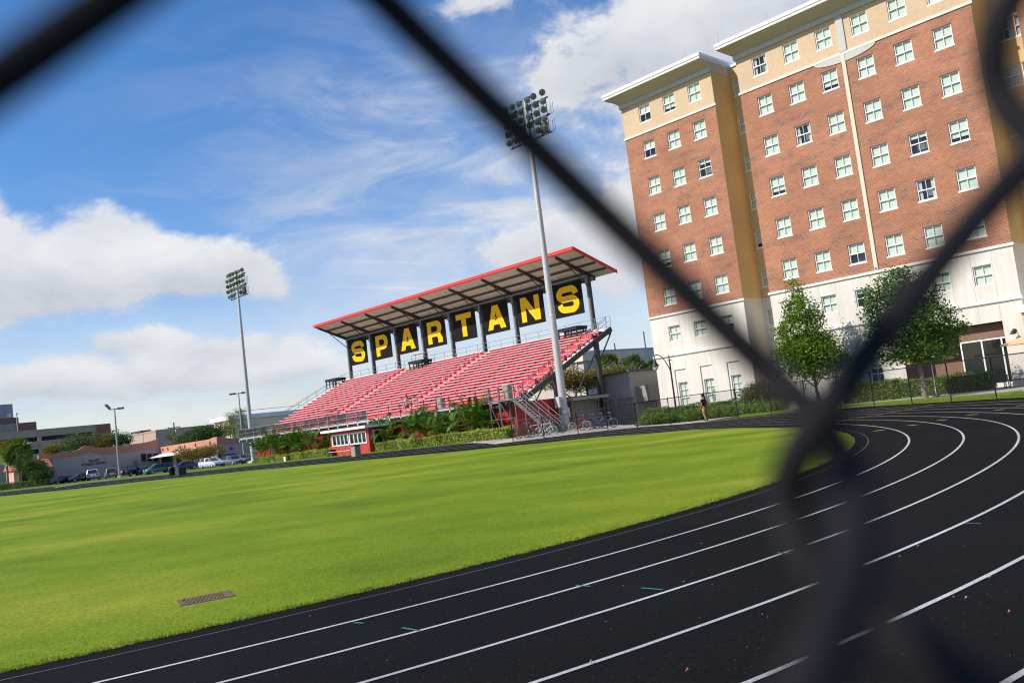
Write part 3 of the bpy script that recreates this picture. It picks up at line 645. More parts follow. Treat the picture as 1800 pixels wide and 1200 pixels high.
for bx0, bx1, xs in blocks:
    bri = MB(); cre = MB(); whi = MB(); och = MB(); tr = MB(); cor = MB(); fla = MB(); jo = MB()
    bo = [op(x, z-WH/2) for x in xs for z in DZ[:5]]; wall(bri, bx0, bx1, 8.66, 23.84, 0, bo, .13)
    zc = DZ[5]-.05
    cop = [op(x, zc-WH/2) for x in xs]; wall(cre, bx0, bx1, 23.84, 26.46, 0, cop, .13)
    for x in xs:
        for z in DZ[:5]: wins.append((x, .09, z-WH/2, WW, WH, 2, True)); 
        wins.append((x, .09, zc-WH/2, WW, WH, 2, True))
    # soldier course of dark brick over each opening
    # white base, two storeys
    so = [op(x, 6.40, 1.12, 1.22) for x in xs]
    wall(whi, bx0, bx1, 5.38, 8.48, 0, so, .16)
    for x in xs: wins.append((x, .12, 6.40, 1.12, 1.22, 2, False))
    go = []
    for x in xs:
        if 20 < x < 27: continue
        go.append((x-.56, x+.56, .85, 4.06))
    if bx0 == 11.2: go.append((20.2, 26.44, .02, 4.05))
    wall(whi, bx0, bx1, 0, 5.2, 0, go, .10)
    for x in xs:
        if 20 < x < 27: continue
        wall(whi, x-.56, x+.56, .85, 4.06, .10, [(x-.40, x+.50, 1.16, 3.0)], .16)
        wins.append((x+.05, .22, 1.16, .9, 1.84, 3, False))
    # mouldings
    for nm, pr in (('base_moulding', [(.05,8.48),(-.11,8.48),(-.11,8.57),(-.06,8.57),(-.06,8.66),(.05,8.66)]), ('storey_moulding', [(.05,5.17),(-.07,5.17),(-.07,5.22),(-.12,5.22),(-.12,5.40),(.05,5.40)]), ('upper_moulding', [(.04,23.76),(-.07,23.76),(-.07,23.93),(.04,23.93)])):
        q = MB(); q.prism(pr, bx0-.1, bx1+.1, 0, axis='x'); q.build(nm, TRIM, dorm)
    for z0, z1 in ((5.40, 8.48), (0, 5.17)):
        for x in xs:
            for e in (-.62, .62):
                if z0 == 0 and 20 < x < 27: zz0 = 4.2
                elif z0 == 0: zz0 = 4.1
                else: zz0 = z0
                jo.box(x+e-.011, x+e+.011, -.004, .01, zz0, z1)
    # side and back walls
    for xx, s in ((bx0, -1), (bx1, 1)):
        whi.quad((xx, 0, 0), (xx, YB, 0), (xx, YB, 8.66), (xx, 0, 8.66))
        (och if True else bri).quad((xx, .0, 8.66), (xx, YB, 8.66), (xx, YB, 26.46), (xx, .0, 26.46))
    och.quad((bx0, YB, 0), (bx1, YB, 0), (bx1, YB, 27.4), (bx0, YB, 27.4))
    # cornice: grey band, curved soffit, eaves
    cor.box(bx0-.1, bx1, -.16, .03, 26.46, 26.80, 1)
    xr = bx1 if bx0 != 30.1 else bx1
    lo = bx0-.75
    prof = [(-.16, 26.80), (-.34, 26.92), (-.62, 27.08), (-.95, 27.20), (-1.32, 27.28)]
    for (ya, za), (yb, zb) in zip(prof[:-1], prof[1:]):
        fa = (-.16-ya)/1.16; fb = (-.16-yb)/1.16
        cor.quad((bx0-.1-.65*fa, ya, za), (xr, ya, za), (xr, yb, zb), (bx0-.1-.65*fb, yb, zb), 0)
        cor.quad((bx0-.1-.65*fa, ya, za), (bx0-.1-.65*fb, yb, zb), (bx0-.1-.65*fb, YB, zb), (bx0-.1-.65*fa, YB, za), 0)
    cor.quad((bx0-.1, -.16, 26.46), (bx0-.1, YB, 26.46), (bx0-.1, YB, 26.8), (bx0-.1, -.16, 26.8), 1)
    # gable end at the right: flush face with the curved front profile
    poly = [(0.03, 26.46), (-.16, 26.46), (-.16, 26.80)]+prof[1:]+[(-1.32, 27.5), (YB, 27.5), (YB, 26.46)]
    cor.prism(poly, bx1+.003, bx1+.03, 2, axis='x')
    fla.box(lo-.02, bx1+.05, -1.35, YB, 27.283, 27.50, 1); fla.box(lo-.05, bx1+.08, -1.40, YB+.05, 27.503, 27.74, 0)
    for k in range(int((bx1-bx0)/4)+1): fla.tube([(lo+.3+k*4.1, -1.2, 27.74), (lo+.3+k*4.1, -1.2, 28.5)], .012, 5, 2)
    flush()
# recessed bays between the blocks
for rx0, rx1, ry, rxs in ((8.95, 11.2, 2.7, [9.72]), (27.7, 30.1, 3.2, [28.32, 29.55])):
    bri = MB(); cre = MB(); whi = MB(); och = MB(); tr = MB(); cor = MB(); fla = MB(); jo = MB()
    rz = [z+.12-WH/2 for z in DZ]
    ops = [op(x, z, 1.1, WH) for x in rxs for z in rz]
    wall(och, rx0, rx1, 8.6, 27.2, ry, ops, .12); 
    rl = [op(x, 6.5, 1.1, 1.25) for x in rxs]+([op(rxs[0], 1.3, 1.1, 1.7)] if rx0 < 10 else [(28.0, 29.9, .05, 2.9)])
    wall(whi, rx0, rx1, 0, 8.6, ry, rl, .12)
    och.box(rx0, rx1, ry-.02, ry+.01, 17.66, 17.70); tr.box(rx0+.01, rx1-.01, ry-.07, ry+.02, 8.5, 8.62)
    fla.box(rx0-.0, rx1, ry-.12, YB, 27.2, 27.38, 0)
    for x in rxs:
        for z in rz: wins.append((x, ry+.09, z, 1.1, WH, 2, True))
        wins.append((x, ry+.09, 6.5, 1.1, 1.25, 2, False))
    if rx0 < 10: wins.append((rxs[0], ry+.09, 1.3, 1.1, 1.7, 2, False))
    xx = rx0+.01
    for z in (14.5, 20.65): och.box(xx-.01, xx+.006, .1, 2.6, z, z+.03)
    flush()
for i, (x, y, z, w, h, rows, sill) in enumerate(wins):
    q = rw.random(); bl = 1.0 if q < .78 else (.8 if q < .88 else (.5 if q < .96 else 0.2))
    window(dorm, x, y, z, w, h, bl, curtain=(rw.random() < .05), rows=rows, sill=sill, lint=(y < .1 and z < 23.5 and rows == 2))
# pilaster, lunette panel under the cream storey
mb = MB(); mb.box(19.20, 19.46, -.09, .03, 8.66, 23.76); mb.build('pilaster', mat('pale pilaster', (.66, .58, .44), .8, .06, 6), dorm)
mb = MB(); mb.box(19.15, 19.2, -.03, .03, 8.66, 23.76, 0); mb.build('downpipe', mat('dark pilaster edge', (.12, .10, .09), .6), dorm)  # narrow dark strip along the left edge of the pilaster
mb = MB(); mb.box(19.18, 19.68, -.10, .03, 23.93, 26.46); mb.build('upper_pilaster', GREYT, dorm)
arc = [(17.2, 23.76)]+[(19.42+2.22*cos(R(180+180*i/24)), 23.76-.50*sin(R(180*i/24))) for i in range(1, 24)]+[(21.64, 23.76)]
mb = MB(); mb.prism(arc, -.055, .02, 0); mb.build('lunette', GREYT, dorm)
# sheltered patio at the right end of the ground floor
mb = MB(); mb.quad((20.2, 2.4, 0), (26.44, 2.4, 0), (26.44, 2.4, 4.05), (20.2, 2.4, 4.05)); mb.quad((20.2, .1, 0), (20.2, 2.4, 0), (20.2, 2.4, 4.05), (20.2, .1, 4.05)); mb.quad((26.44, .1, 0), (26.44, .1, 4.05), (26.44, 2.4, 4.05), (26.44, 2.4, 0)); mb.quad((20.2, .1, 4.05), (26.44, .1, 4.05), (26.44, 2.4, 4.05), (20.2, 2.4, 4.05)); mb.quad((20.2, .1, .03), (26.44, .1, .03), (26.44, 2.4, .03), (20.2, 2.4, .03))
mb.build('patio_wall', BROWN, dorm)
mb = MB()
gx = [23.62, 24.86, 26.02, 26.40]
for x in gx: mb.box(x-.045, x+.045, .60, .72, .3, 3.0)
mb.box(23.58, 26.44, .60, .72, 3.0, 3.09); mb.box(23.58, 26.44, .58, .74, .03, .30); mb.box(23.57, 26.44, .74, 2.39, 3.06, 4.0, 1); mb.box(23.57, 26.44, .60, .74, 3.09, 4.0, 1)
st = mb.build('shopfront_frame', [FRAME, BROWN], dorm)
mb = MB(); mb.quad((23.66, .66, .3), (26.4, .66, .3), (26.4, .66, 3.0), (23.66, .66, 3.0)); mb.build('shopfront_pane', mat('dark glazing', (.012, .017, .017), .06, .1, 2, spec=.5), st)
mb = MB(); mb.box(23.7, 26.39, .8, .82, .3, 2.99); mb.build('shopfront_room', ROOM, st)
# entrance canopy in the bay beyond, wall lamp by the corner
mb = MB(); mb.box(27.0+.72, 31.5, -1.4, 3.18, 4.30, 4.72); mb.build('entrance_canopy', FLASH, dorm)
mb = MB(); mb.box(27.9, 28.2, -1.2, -.9, 0, 4.3); mb.box(30.6, 30.9, -1.2, -.9, 0, 4.3); mb.build('canopy_post', CREAM, dorm)
t = thing('wall_lamp', 'small black gooseneck lamp on the white dormitory corner wall', 'wall lamp')
t.parent = None
lw = Matrix.Translation((QD.x, QD.y, 0)) @ Matrix.Rotation(CAMPUS, 4, 'Z')
t.location = lw @ Vector((27.05, -.0, 3.3)); t.rotation_euler = (0, 0, CAMPUS)
BLK = mat('black painted metal', (.018, .018, .02), .45, .2, 20)
mb = MB(); mb.lathe([(0, -.03), (.11, -.03), (.11, 0), (0, 0)], (0, -.0, .05), 12, axis='y'); mb.tube(spline([(0,-.02,.05),(0,-.2,.14),(0,-.38,.12),(0,-.42,.0)]), .022, 8); mb.build('bracket', BLK, t)
mb = MB(); mb.lathe([(.03, .06), (.09, .02), (.16, -.10), (.19, -.16), (.17, -.16), (.0, -.04)], (0, -.42, -.0), 14); mb.build('shade', BLK, t)
mb = MB(); mb.lathe([(0, -.2), (.06, -.17), (.07, -.1), (0, -.05)], (0, -.42, 0), 10); mb.build('bulb_glass', mat('frosted lamp glass', (.7, .68, .62), .3), t)
# ================================================================ the grandstand
STEEL = mat('dark grey painted steel', (.050, .048, .046), .5, .25, 6)
STEELL = mat('light grey steel', (.20, .195, .185), .5, .2, 4)  # paler copy of the steel, for the sunlit half of the roof columns
GALV = mat('galvanised rail', (.34, .34, .34), .45, .15, 9, metal=.5)
ALU = mat('pink faded plank', (.80, .585, .59), .55, .12, 3, metal=.0, stretch=(.2, 3, 3))
REDP = mat('red riser board', (.78, .075, .095), .5, .2, 2, stretch=(.5, 1, 1))
REDW = mat('red corrugated wall', (.42, .016, .018), .5, .2, 3, stretch=(4, 4, .4))
REDF = mat('red roof fascia', (.68, .045, .04), .4, .06, 2)
SOFF = mat('beige roof decking', (.68, .665, .56), .6, .12, 1, stretch=(4, .4, 1))
ZT = zg(F0.x, F0.y)
stand = thing('grandstand', 'red and silver grandstand with a cantilever roof and red edge', 'grandstand', (F0.x, F0.y, 0), CAMPUS)
X0, X1 = -44.0, -1.0
NR = 18; T0, DT, Z0, DZR = 2.0, .655, 3.45, .303
AIS = [(-31.2, -30.0), (-17.4, -16.2), (-2.35, -1.0)]
segs = [(X0, -31.2), (-30.0, -17.4), (-16.2, -2.35)]
for k in range(NR):
    t0 = T0+DT*k; z0 = Z0+DZR*k
    mb = MB(); mb.box(X0, X1, t0, t0+.018, z0-DZR+.019, z0-.031); mb.build('riser', REDP, stand)
    mb = MB(); mb.box(X0, X1, t0-.05, t0+.652, z0-.03, z0+.018); mb.box(X0, X1, t0-.055, t0-.03, z0-.036, z0+.02); mb.build('footboard', ALU, stand)
    if k < NR:
        for a, b in segs:
            mb = MB(); ts = t0+.36
            mb.box(a, b, ts, ts+.24, z0+.395, z0+.43); mb.box(a, b, ts-.006, ts+.02, z0+.376, z0+.432); mb.box(a, b, ts+.16, ts+.18, z0+.05, z0+.394, 2)
            n = int((b-a)/1.83)
            for i in range(n+1):
                x = a+.15+(b-a-.3)*i/n; mb.box(x-.03, x+.03, ts+.03, ts+.2, z0+.02, z0+.39, 2)
                mb.box(x-.06, x+.06, ts-.012, ts+.03, z0+.325, z0+.372, 1)
            mb.build('seat_plank', [ALU, STEEL, REDP], stand)
for a, b in AIS:       # half steps and centre rails in the aisles
    mb = MB()
    for k in range(NR-1):
        t0 = T0+DT*k; z0 = Z0+DZR*k; mb.box(a+.05, b-.05, t0+.30, t0+DT-.06, z0+.02, z0+.16)
        mb.box(a+.05, b-.05, t0+.36, t0+.62, z0+.16, z0+.45) if (a < -30 or a > -5) and k % 3 == 0 and a > -5 else None
    mb.build('aisle_step', REDP, stand)
    mb = MB(); xm = (a+b)/2 if a < -5 else b-.08
    for k in range(0, NR-1, 2):
        t0 = T0+DT*k+.2; z0 = Z0+DZR*k
        mb.tube([(xm, t0, z0), (xm, t0, z0+.9), (xm, t0+.62, z0+1.18), (xm, t0+.62, z0+.3)], .024, 6)
        mb.tube([(xm, t0, z0+.5), (xm, t0+.62, z0+.75)], .018, 6)
    mb.build('aisle_rail', GALV, stand)
# walkway in front
mb = MB(); mb.box(-45.2, .9, -.25, 1.95, 3.17, 3.25, 0); mb.box(-45.2, .9, -.27, -.2, 3.10, 3.28, 0); mb.build('walkway', mat('walkway decking', (.40, .39, .38), .6, .15, 4), stand)
mb = MB(); mb.box(-45.2, .5, -.05, .12, 2.72, 3.10); mb.box(-45.2, .5, 1.6, 1.75, 2.72, 3.10); mb.build('walkway_beam', STEEL, stand)
mb = MB(); nx = 27
for i in range(nx):
    x = -45.1+i*(45.2/(nx-1))
    if -16.9 < x < -15.6: continue
    mb.beam((x, -.29, 2.98), (x, -.29, 4.28), .055, .055, 1 if x > -16 else 0)
    mb.box(x-.05, x+.05, -.33, -.25, 2.9, 3.12, 2)
for z in (4.28, 3.78, 3.36): mb.tube([(-45.1, -.29, z), (.05, -.29, z)], .024, 6)
mb.tube([(-45.1, -.29, 4.28), (-45.1, 1.9, 4.28)], .024, 6); mb.tube([(-45.1, -.29, 3.78), (-45.1, 1.9, 3.78)], .024, 6)
mb.build('front_railing', [GALV, STEEL, TRIM], stand)
mb = MB(); mb.quad((-45.1, -.26, 3.3), (-19.2, -.26, 3.3), (-19.2, -.26, 4.22), (-45.1, -.26, 4.22)); mb.quad((-45.08, -.26, 3.3), (-45.08, 1.9, 3.3), (-45.08, 1.9, 4.22), (-45.08, -.26, 4.22))
def screenmat(name, col, a):
    m = bpy.data.materials.new(name); m.use_nodes = True; nt = m.node_tree; b = nt.nodes['Principled BSDF']; b.inputs['Base Color'].default_value = (*col, 1); b.inputs['Roughness'].default_value = .9
    tc = nt.nodes.new('ShaderNodeTexCoord'); n = nt.nodes.new('ShaderNodeTexNoise'); n.inputs['Scale'].default_value = .9; nt.links.new(tc.outputs['Object'], n.inputs['Vector'])
    r = nt.nodes.new('ShaderNodeMapRange')
    for i, q in zip((1,2,3,4), (.42,.6,a-.3,a)): r.inputs[i].default_value = q
    nt.links.new(n.outputs[0], r.inputs[0]); nt.links.new(r.outputs[0], b.inputs['Alpha']); MATS[name] = m; return m
mb.build('railing_screen', screenmat('black mesh screen', (.02, .02, .022), .94), stand)
# rails round the two stair openings and along the rear and the ends
for xc in (-30.6, -16.8):
    mb = MB()
    for x in (xc-1.0, xc+1.0):
        for t in (1.7, 3.2): mb.beam((x, t, 3.4), (x, t, 4.95), .06, .06)
        for z in (4.95, 4.45): mb.tube([(x, 1.7, z), (x, 3.2, z)], .024, 6)
    for z in (4.95, 4.45): mb.tube([(xc-1, 3.2, z), (xc+1, 3.2, z)], .03, 6)
    mb.build('opening_rail', GALV, stand)
mb = MB(); TB = T0+DT*NR+.1; ZB = Z0+DZR*NR-.05
for i in range(25):
    x = X0+(X1+.9-X0)*i/24; mb.tube([(x, TB, ZB-.5), (x, TB, ZB+1.02)], .024, 6)
for z in (1.02, .55, .1): mb.tube([(X0, TB, ZB+z), (X1+.9, TB, ZB+z)], .024, 6)
mb.build('rear_railing', GALV, stand)
for x, xr in ((X0-.3, 0), (X1+.45, 1)):
    mb = MB()
    for k in range(0, NR+1, 2):
        t = T0+DT*k; z = Z0+DZR*k; mb.tube([(x, t, z-.3), (x, t, z+1.0)], .024, 6)
    for z in (1.0, .82, .45): mb.tube([(x, T0, Z0+z), (x, TB, ZB+z)], .024, 6)
    mb.tube([(x, T0, Z0+1.0), (x, -.29 if not xr else .6, 4.28)], .024, 6)
    mb.build('end_railing', GALV, stand)
mb = MB(); mb.quad((X0, TB+.02, ZB-.6), (X1, TB+.02, ZB-.6), (X1, TB+.02, ZB+.06), (X0, TB+.02, ZB+.06)); mb.build('rear_board', ALU, stand)
# frames
PX = [.1-4.83*i for i in range(9)]; PC = [-2.29-5.057*i for i in range(9)]
for i, x in enumerate(PX):
    mb = MB(); mb.beam((x, 1.6, 3.12), (x, 13.6, 8.66), .18, .42); mb.build('stringer', STEEL, stand)
    mb = MB(); mb.box(x-.14, x+.14, 11.05, 11.4, .0, 7.6); mb.build('rear_column', STEEL, stand)
    mb = MB(); mb.box(x-.14, x+.14, 5.35, 5.65, 0, 4.7); mb.build('front_column', STEEL, stand)
    mb = MB(); mb.beam((x, 11.3, 5.6), (x, 13.5, 8.3), .1, .1)
    mb.beam((x, 5.6, .6), (x, 11.1, 6.6), .09, .09); mb.beam((x, 5.6, 3.9), (x, 11.1, .6), .09, .09); mb.beam((x, 5.5, 2.9), (x, 11.2, 2.9), .12, .18); mb.beam((x, 2.0, 3.0), (x, 5.5, .5), .08, .08)
    mb.build('cross_brace', STEEL, stand)
    x = PC[i]
    mb = MB(); mb.box(x-.17, x+.0, 13.95, 14.3, .0, 14.06, 0); mb.box(x+.0, x+.17, 13.95, 14.3, .0, 14.06, 1); mb.build('roof_column', [STEELL, STEEL], stand)  # left half pale, right half dark: sun and shade put into the colour
    mb = MB(); mb.beam((x, 10.13, 15.55), (x, 15.16, 13.83), .17, .23, w2=.17, h2=.52); mb.build('rafter', STEEL, stand)
    mb = MB(); mb.tube([(x, 13.95, 13.06), (x, 11.7, 14.79)], .047, 6); mb.build('knee_brace', STEEL, stand)
mb = MB(); mb.beam((PX[0], 13.45, 8.35), (PX[-1], 13.45, 8.35), .15, .35); mb.beam((PX[0], 11.5, 2.9), (PX[-1], 11.5, 2.9), .12, .2); mb.build('rear_girder', STEEL, stand)
RX0, RX1 = -43.07, .18
mb = MB(); mb.prism([(9.82, 15.80), (15.37, 13.91), (15.37, 14.01), (9.82, 15.90)], RX0, RX1, 0, axis='x')
i = 0; x = RX0+.1
while x < RX1-.1:
    mb.prism([(9.87, 15.74), (15.32, 13.885), (15.32, 13.92), (9.87, 15.78)], x, x+.1, 0, axis='x'); x += .3
roof = mb.build('roof', SOFF, stand)
mb = MB(); mb.prism([(9.65, 15.71), (9.82, 15.67), (9.82, 15.96), (9.65, 16.0)], RX0-.05, RX1+.05, 0, axis='x')
mb.prism([(9.82, 15.67), (15.42, 13.77), (15.42, 14.08), (9.82, 15.98)], RX1+.004, RX1+.06, 0, axis='x'); mb.prism([(9.82, 15.67), (15.42, 13.77), (15.42, 14.08), (9.82, 15.98)], RX0-.06, RX0-.004, 0, axis='x')
mb.build('fascia', REDF, roof)
for t in (11.23, 12.65, 14.0):
    z = 15.80-(t-9.82)*.3396; mb = MB(); mb.box(RX0+.1, RX1-.1, t-.06, t+.06, z-.24, z-.05); mb.build('purlin', STEEL, stand)
mb = MB(); mb.box(RX0+.3, RX1-2.3, 14.32, 14.75, 13.53, 13.9); mb.box(RX0+.3, RX1-2.3, 13.8, 13.92, 13.93, 14.08); mb.build('eave_beam', STEELL, stand)
for i in range(8):
    xc = (PC[i]+PC[i+1])/2; z = 15.80-(12.9-9.82)*.3396-.2; mb = MB(); mb.box(xc-1.35, xc+1.35, 12.85, 12.98, z-.06, z); mb.build('strip_light', FLASH, stand)
# red wall under the seats
mb = MB()
def ribs(mb, x0, x1, y, z0, z1, step=.3, ax=0):
    x = x0
    while x < x1-1e-6:
        e = min(x+step, x1); q = [(x, 0), (x+step*.55, 0), (x+step*.65, .035), (x+step*.9, .035), (e, 0)]
        for (a, ya), (b, yb) in zip(q[:-1], q[1:]):
            if ax == 0: mb.quad((a, y+ya, z0), (b, y+yb, z0), (b, y+yb, z1), (a, y+ya, z1))
            else: mb.quad((y-ya, a, z0), (y-yb, b, z0), (y-yb, b, z1), (y-ya, a, z1))
        x += step
ribs(mb, -42.5, .3, .35, 0, 2.85); ribs(mb, .35, 5.2, .3, 0, 3.0, ax=1); mb.build('skirt_wall', REDW, stand)
# stair tower at the right end
mb = MB(); mb.box(-.75, 2.2, -1.3, -.27, 3.17, 3.26, 0)
for i in range(16):
    f = i/15; x = 2.2+3.5*f; z = 3.2-2.75*f; mb.box(x, x+.28, -1.25, -.3, z-.04, z, 0)
mb.build('stair_tread', mat('walkway decking 2', (.2, .2, .2), .6, .15, 4), stand)
mb = MB()
for y in (-1.28, -.28): mb.beam((2.1, y, 3.1), (5.9, y, .12), .06, .28)
for x, y in ((-.7, -1.28), (.45, -1.28), (2.15, -1.28), (.45, -.3), (2.15, -.3), (-.7, -.3)): mb.beam((x, y, ZT-.2), (x, y, 4.3), .08, .08)
mb.beam((-.7, -1.28, 3.1), (.45, -1.28, .5), .05, .05); mb.beam((.45, -1.28, 3.1), (2.15, -1.28, .5), .05, .05); mb.beam((-.7, -1.28, 1.8), (2.15, -1.28, 1.8), .05, .05)
mb.build('stair_frame', mat('grey stair steel', (.12, .12, .125), .5, .2, 4), stand)
mb = MB()
for y in (-1.3, -.28):
    for dz in (1.0, .55, .25): mb.tube([(2.15, y, 3.25+dz), (5.85, y, .4+dz)], .022, 6)
    for f in (0, .33, .66, 1): mb.tube([(2.15+3.7*f, y, 3.2-2.8*f), (2.15+3.7*f, y, 4.25-2.85*f)], .026, 6)
for dz in (1.03, .55): mb.tube([(-.7, -1.3, 3.25+dz), (2.15, -1.3, 3.25+dz)], .022, 6)
mb.build('stair_rail', mat('dull stair rail', (.22, .22, .22), .55, .2, 9, metal=.3), stand)
SW = Matrix.Translation((F0.x, F0.y, 0)) @ Matrix.Rotation(CAMPUS, 4, 'Z')
def S(x, t, z): return SW @ Vector((x, t, z))
# tan cabinets on the walkway
TAN = mat('tan metal cabinet', (.33, .29, .22), .6, .08, 5)
def cabinet(x, t, z, w, d, h, label):
    r = thing('utility_cabinet', label, 'cabinet', S(x, t, z), CAMPUS, 'tan cabinets on the stand')
    mb = MB(); mb.cbox(-w/2, w/2, -d/2, d/2, 0, h, .03); mb.build('body', TAN, r)
    mb = MB(); mb.box(-w/2+.05, w/2-.05, -d/2-.015, -d/2-.001, .08, h-.08); dd = mb.build('door', mat('cabinet door', (.30, .265, .2), .6), r)
    mb = MB(); mb.box(w/2-.14, w/2-.1, -d/2-.04, -d/2-.015, h*.45, h*.6); mb.build('handle', BLK, dd)
cabinet(-8.35, -.0, 3.25, .75, .5, 1.0, 'tan cabinet standing alone at the middle of the walkway edge')
cabinet(.75, -.6, 3.26, .6, .5, 1.15, 'taller tan cabinet on the landing above the metal stairs')
# black filming decks over the top rows
def deck(x, label, extra=0):
    r = thing('filming_deck', label, 'platform', S(x, 12.3, 0), CAMPUS, 'black filming decks over the top rows')
    mb = MB(); mb.box(0, 2.45, 0, 1.5, 9.16, 9.40); mb.box(-.03, 2.48, -.03, 1.53, 9.402, 9.45); mb.build('deck', BLK, r)
    for i, (xx, yy, zz) in enumerate(((.05,.05,8.25),(2.3,.05,8.25),(.8,.05,8.25),(1.6,.05,8.25),(.05,1.0,8.55),(2.3,1.0,8.55),(.05,1.35,8.5),(2.3,1.35,8.5))):
        mb = MB(); mb.box(xx, xx+.1, yy, yy+.1, zz, 9.16); mb.build('leg', BLK, r)
    mb = MB(); mb.beam((0.1, .1, 8.78), (2.35, .1, 8.78), .06, .06); mb.beam((2.35, .1, 8.78), (2.35, 1.4, 8.9), .06, .06); mb.build('brace', BLK, r)
    return r
deck(-46.0, 'black filming deck at the left end of the top rows'); deck(-28.5, 'black filming deck at mid stand carrying a pale table'); deck(-5.3, 'black filming deck at the right end behind the white light pole')
r = thing('folding_table', 'pale folding table on the middle filming deck', 'table', S(-27.2, 13.0, 9.45), CAMPUS)
mb = MB(); mb.box(-1.3, 1.3, -.35, .35, .70, .76); mb.build('tabletop', mat('pale tabletop', (.62, .57, .46), .6), r)
for sx in (-1.1, 1.1):
    mb = MB(); mb.tube([(sx, -.3, 0), (sx, -.3, .7)], .02, 6); mb.tube([(sx, .3, 0), (sx, .3, .7)], .02, 6); mb.build('leg', BLK, r)
# ---------------------------------------------------------------- banners SPARTANS
BANN = mat('black banner vinyl', (.011, .0095, .0095), .7, .3, 2, stretch=(3, 3, .3), spec=.12)
YEL = mat('yellow banner print', (.92, .50, .0), .6, .05, 2, spec=.2)
def stroke(pts, w):
    """outline of a constant width ribbon along pts (mitred)"""
    l = []; r = []
    n = len(pts)
    for i in range(n):
        p = Vector(pts[i]); a = Vector(pts[max(i-1, 0)]); b = Vector(pts[min(i+1, n-1)])
        d1 = (p-a).normalized() if i else (b-p).normalized(); d2 = (b-p).normalized() if i < n-1 else d1
        n1 = Vector((-d1.y, d1.x)); n2 = Vector((-d2.y, d2.x)); m = (n1+n2).normalized(); k = w/2/max(.4, m.dot(n1))
        l.append(p+m*k); r.append(p-m*k)
    return [tuple(q) for q in l+r[::-1]]
def arcp(cx, cy, rx, ry, a0, a1, n=8): return [(cx+rx*cos(R(a0+(a1-a0)*i/n)), cy+ry*sin(R(a0+(a1-a0)*i/n))) for i in range(n+1)]
def letter(ch):
    if ch == 'S':
        p = [(.90, .62), (.90, .74)]+arcp(.66, .70, .24, .185, 12, 90)[1:]+arcp(.34, .70, .25, .185, 90, 180)+arcp(.34, .66, .25, .165, 180, 270)[1:]+arcp(.66, .33, .25, .165, 90, 0)+arcp(.66, .30, .25, .185, 0, -90)[1:]+arcp(.34, .30, .24, .185, -90, -168)+[(.10, .38)]
        q = [(.885,.665),(.87,.735)]+arcp(.66,.70,.21,.185,12,90)[1:]+arcp(.34,.70,.23,.185,90,270,14)[:]+arcp(.66,.30,.23,.215,90,-90,14)+arcp(.34,.30,.21,.185,-90,-168)+[(.115,.335)]
        return [stroke(q, .245)]
    if ch == 'P':
        o = [(.05, 0), (.32, 0), (.32, .30), (.62, .30)]+arcp(.62, .65, .33, .35, -90, 90, 12)[1:]+[(.05, 1)]
        h = [(.32, .51), (.58, .51)]+arcp(.58, .65, .11, .14, -90, 90, 6)[1:]+[(.32, .79)]
        return [o, h[::-1]]
    if ch == 'R':
        o = [(.03, 0), (.29, 0), (.29, .30), (.52, .30)]+arcp(.52, .20, .16, .10, 90, 0, 4)[1:]+[(.68, 0), (.97, 0), (.95, .24), (.84, .40)]+arcp(.64, .69, .32, .31, -40, 90, 10)[1:]+[(.03, 1)]
        h = [(.29, .52), (.58, .52)]+arcp(.58, .65, .11, .13, -90, 90, 6)[1:]+[(.29, .78)]
        return [o, h[::-1]]
    if ch == 'A':
        return [[(0, 0), (.28, 0), (.345, .19), (.655, .19), (.72, 0), (1, 0), (.66, 1), (.34, 1)], [(.41, .38), (.5, .68), (.59, .38)][::-1]]
    if ch == 'T': return [[(.365, 0), (.635, 0), (.635, .76), (.96, .76), (.96, 1), (.04, 1), (.04, .76), (.365, .76)]]
    if ch == 'N': return [[(.02, 0), (.27, 0), (.27, .60), (.70, 0), (.98, 0), (.98, 1), (.73, 1), (.73, .40), (.30, 1), (.02, 1)]]
names = {0: 'first', 7: 'last'}
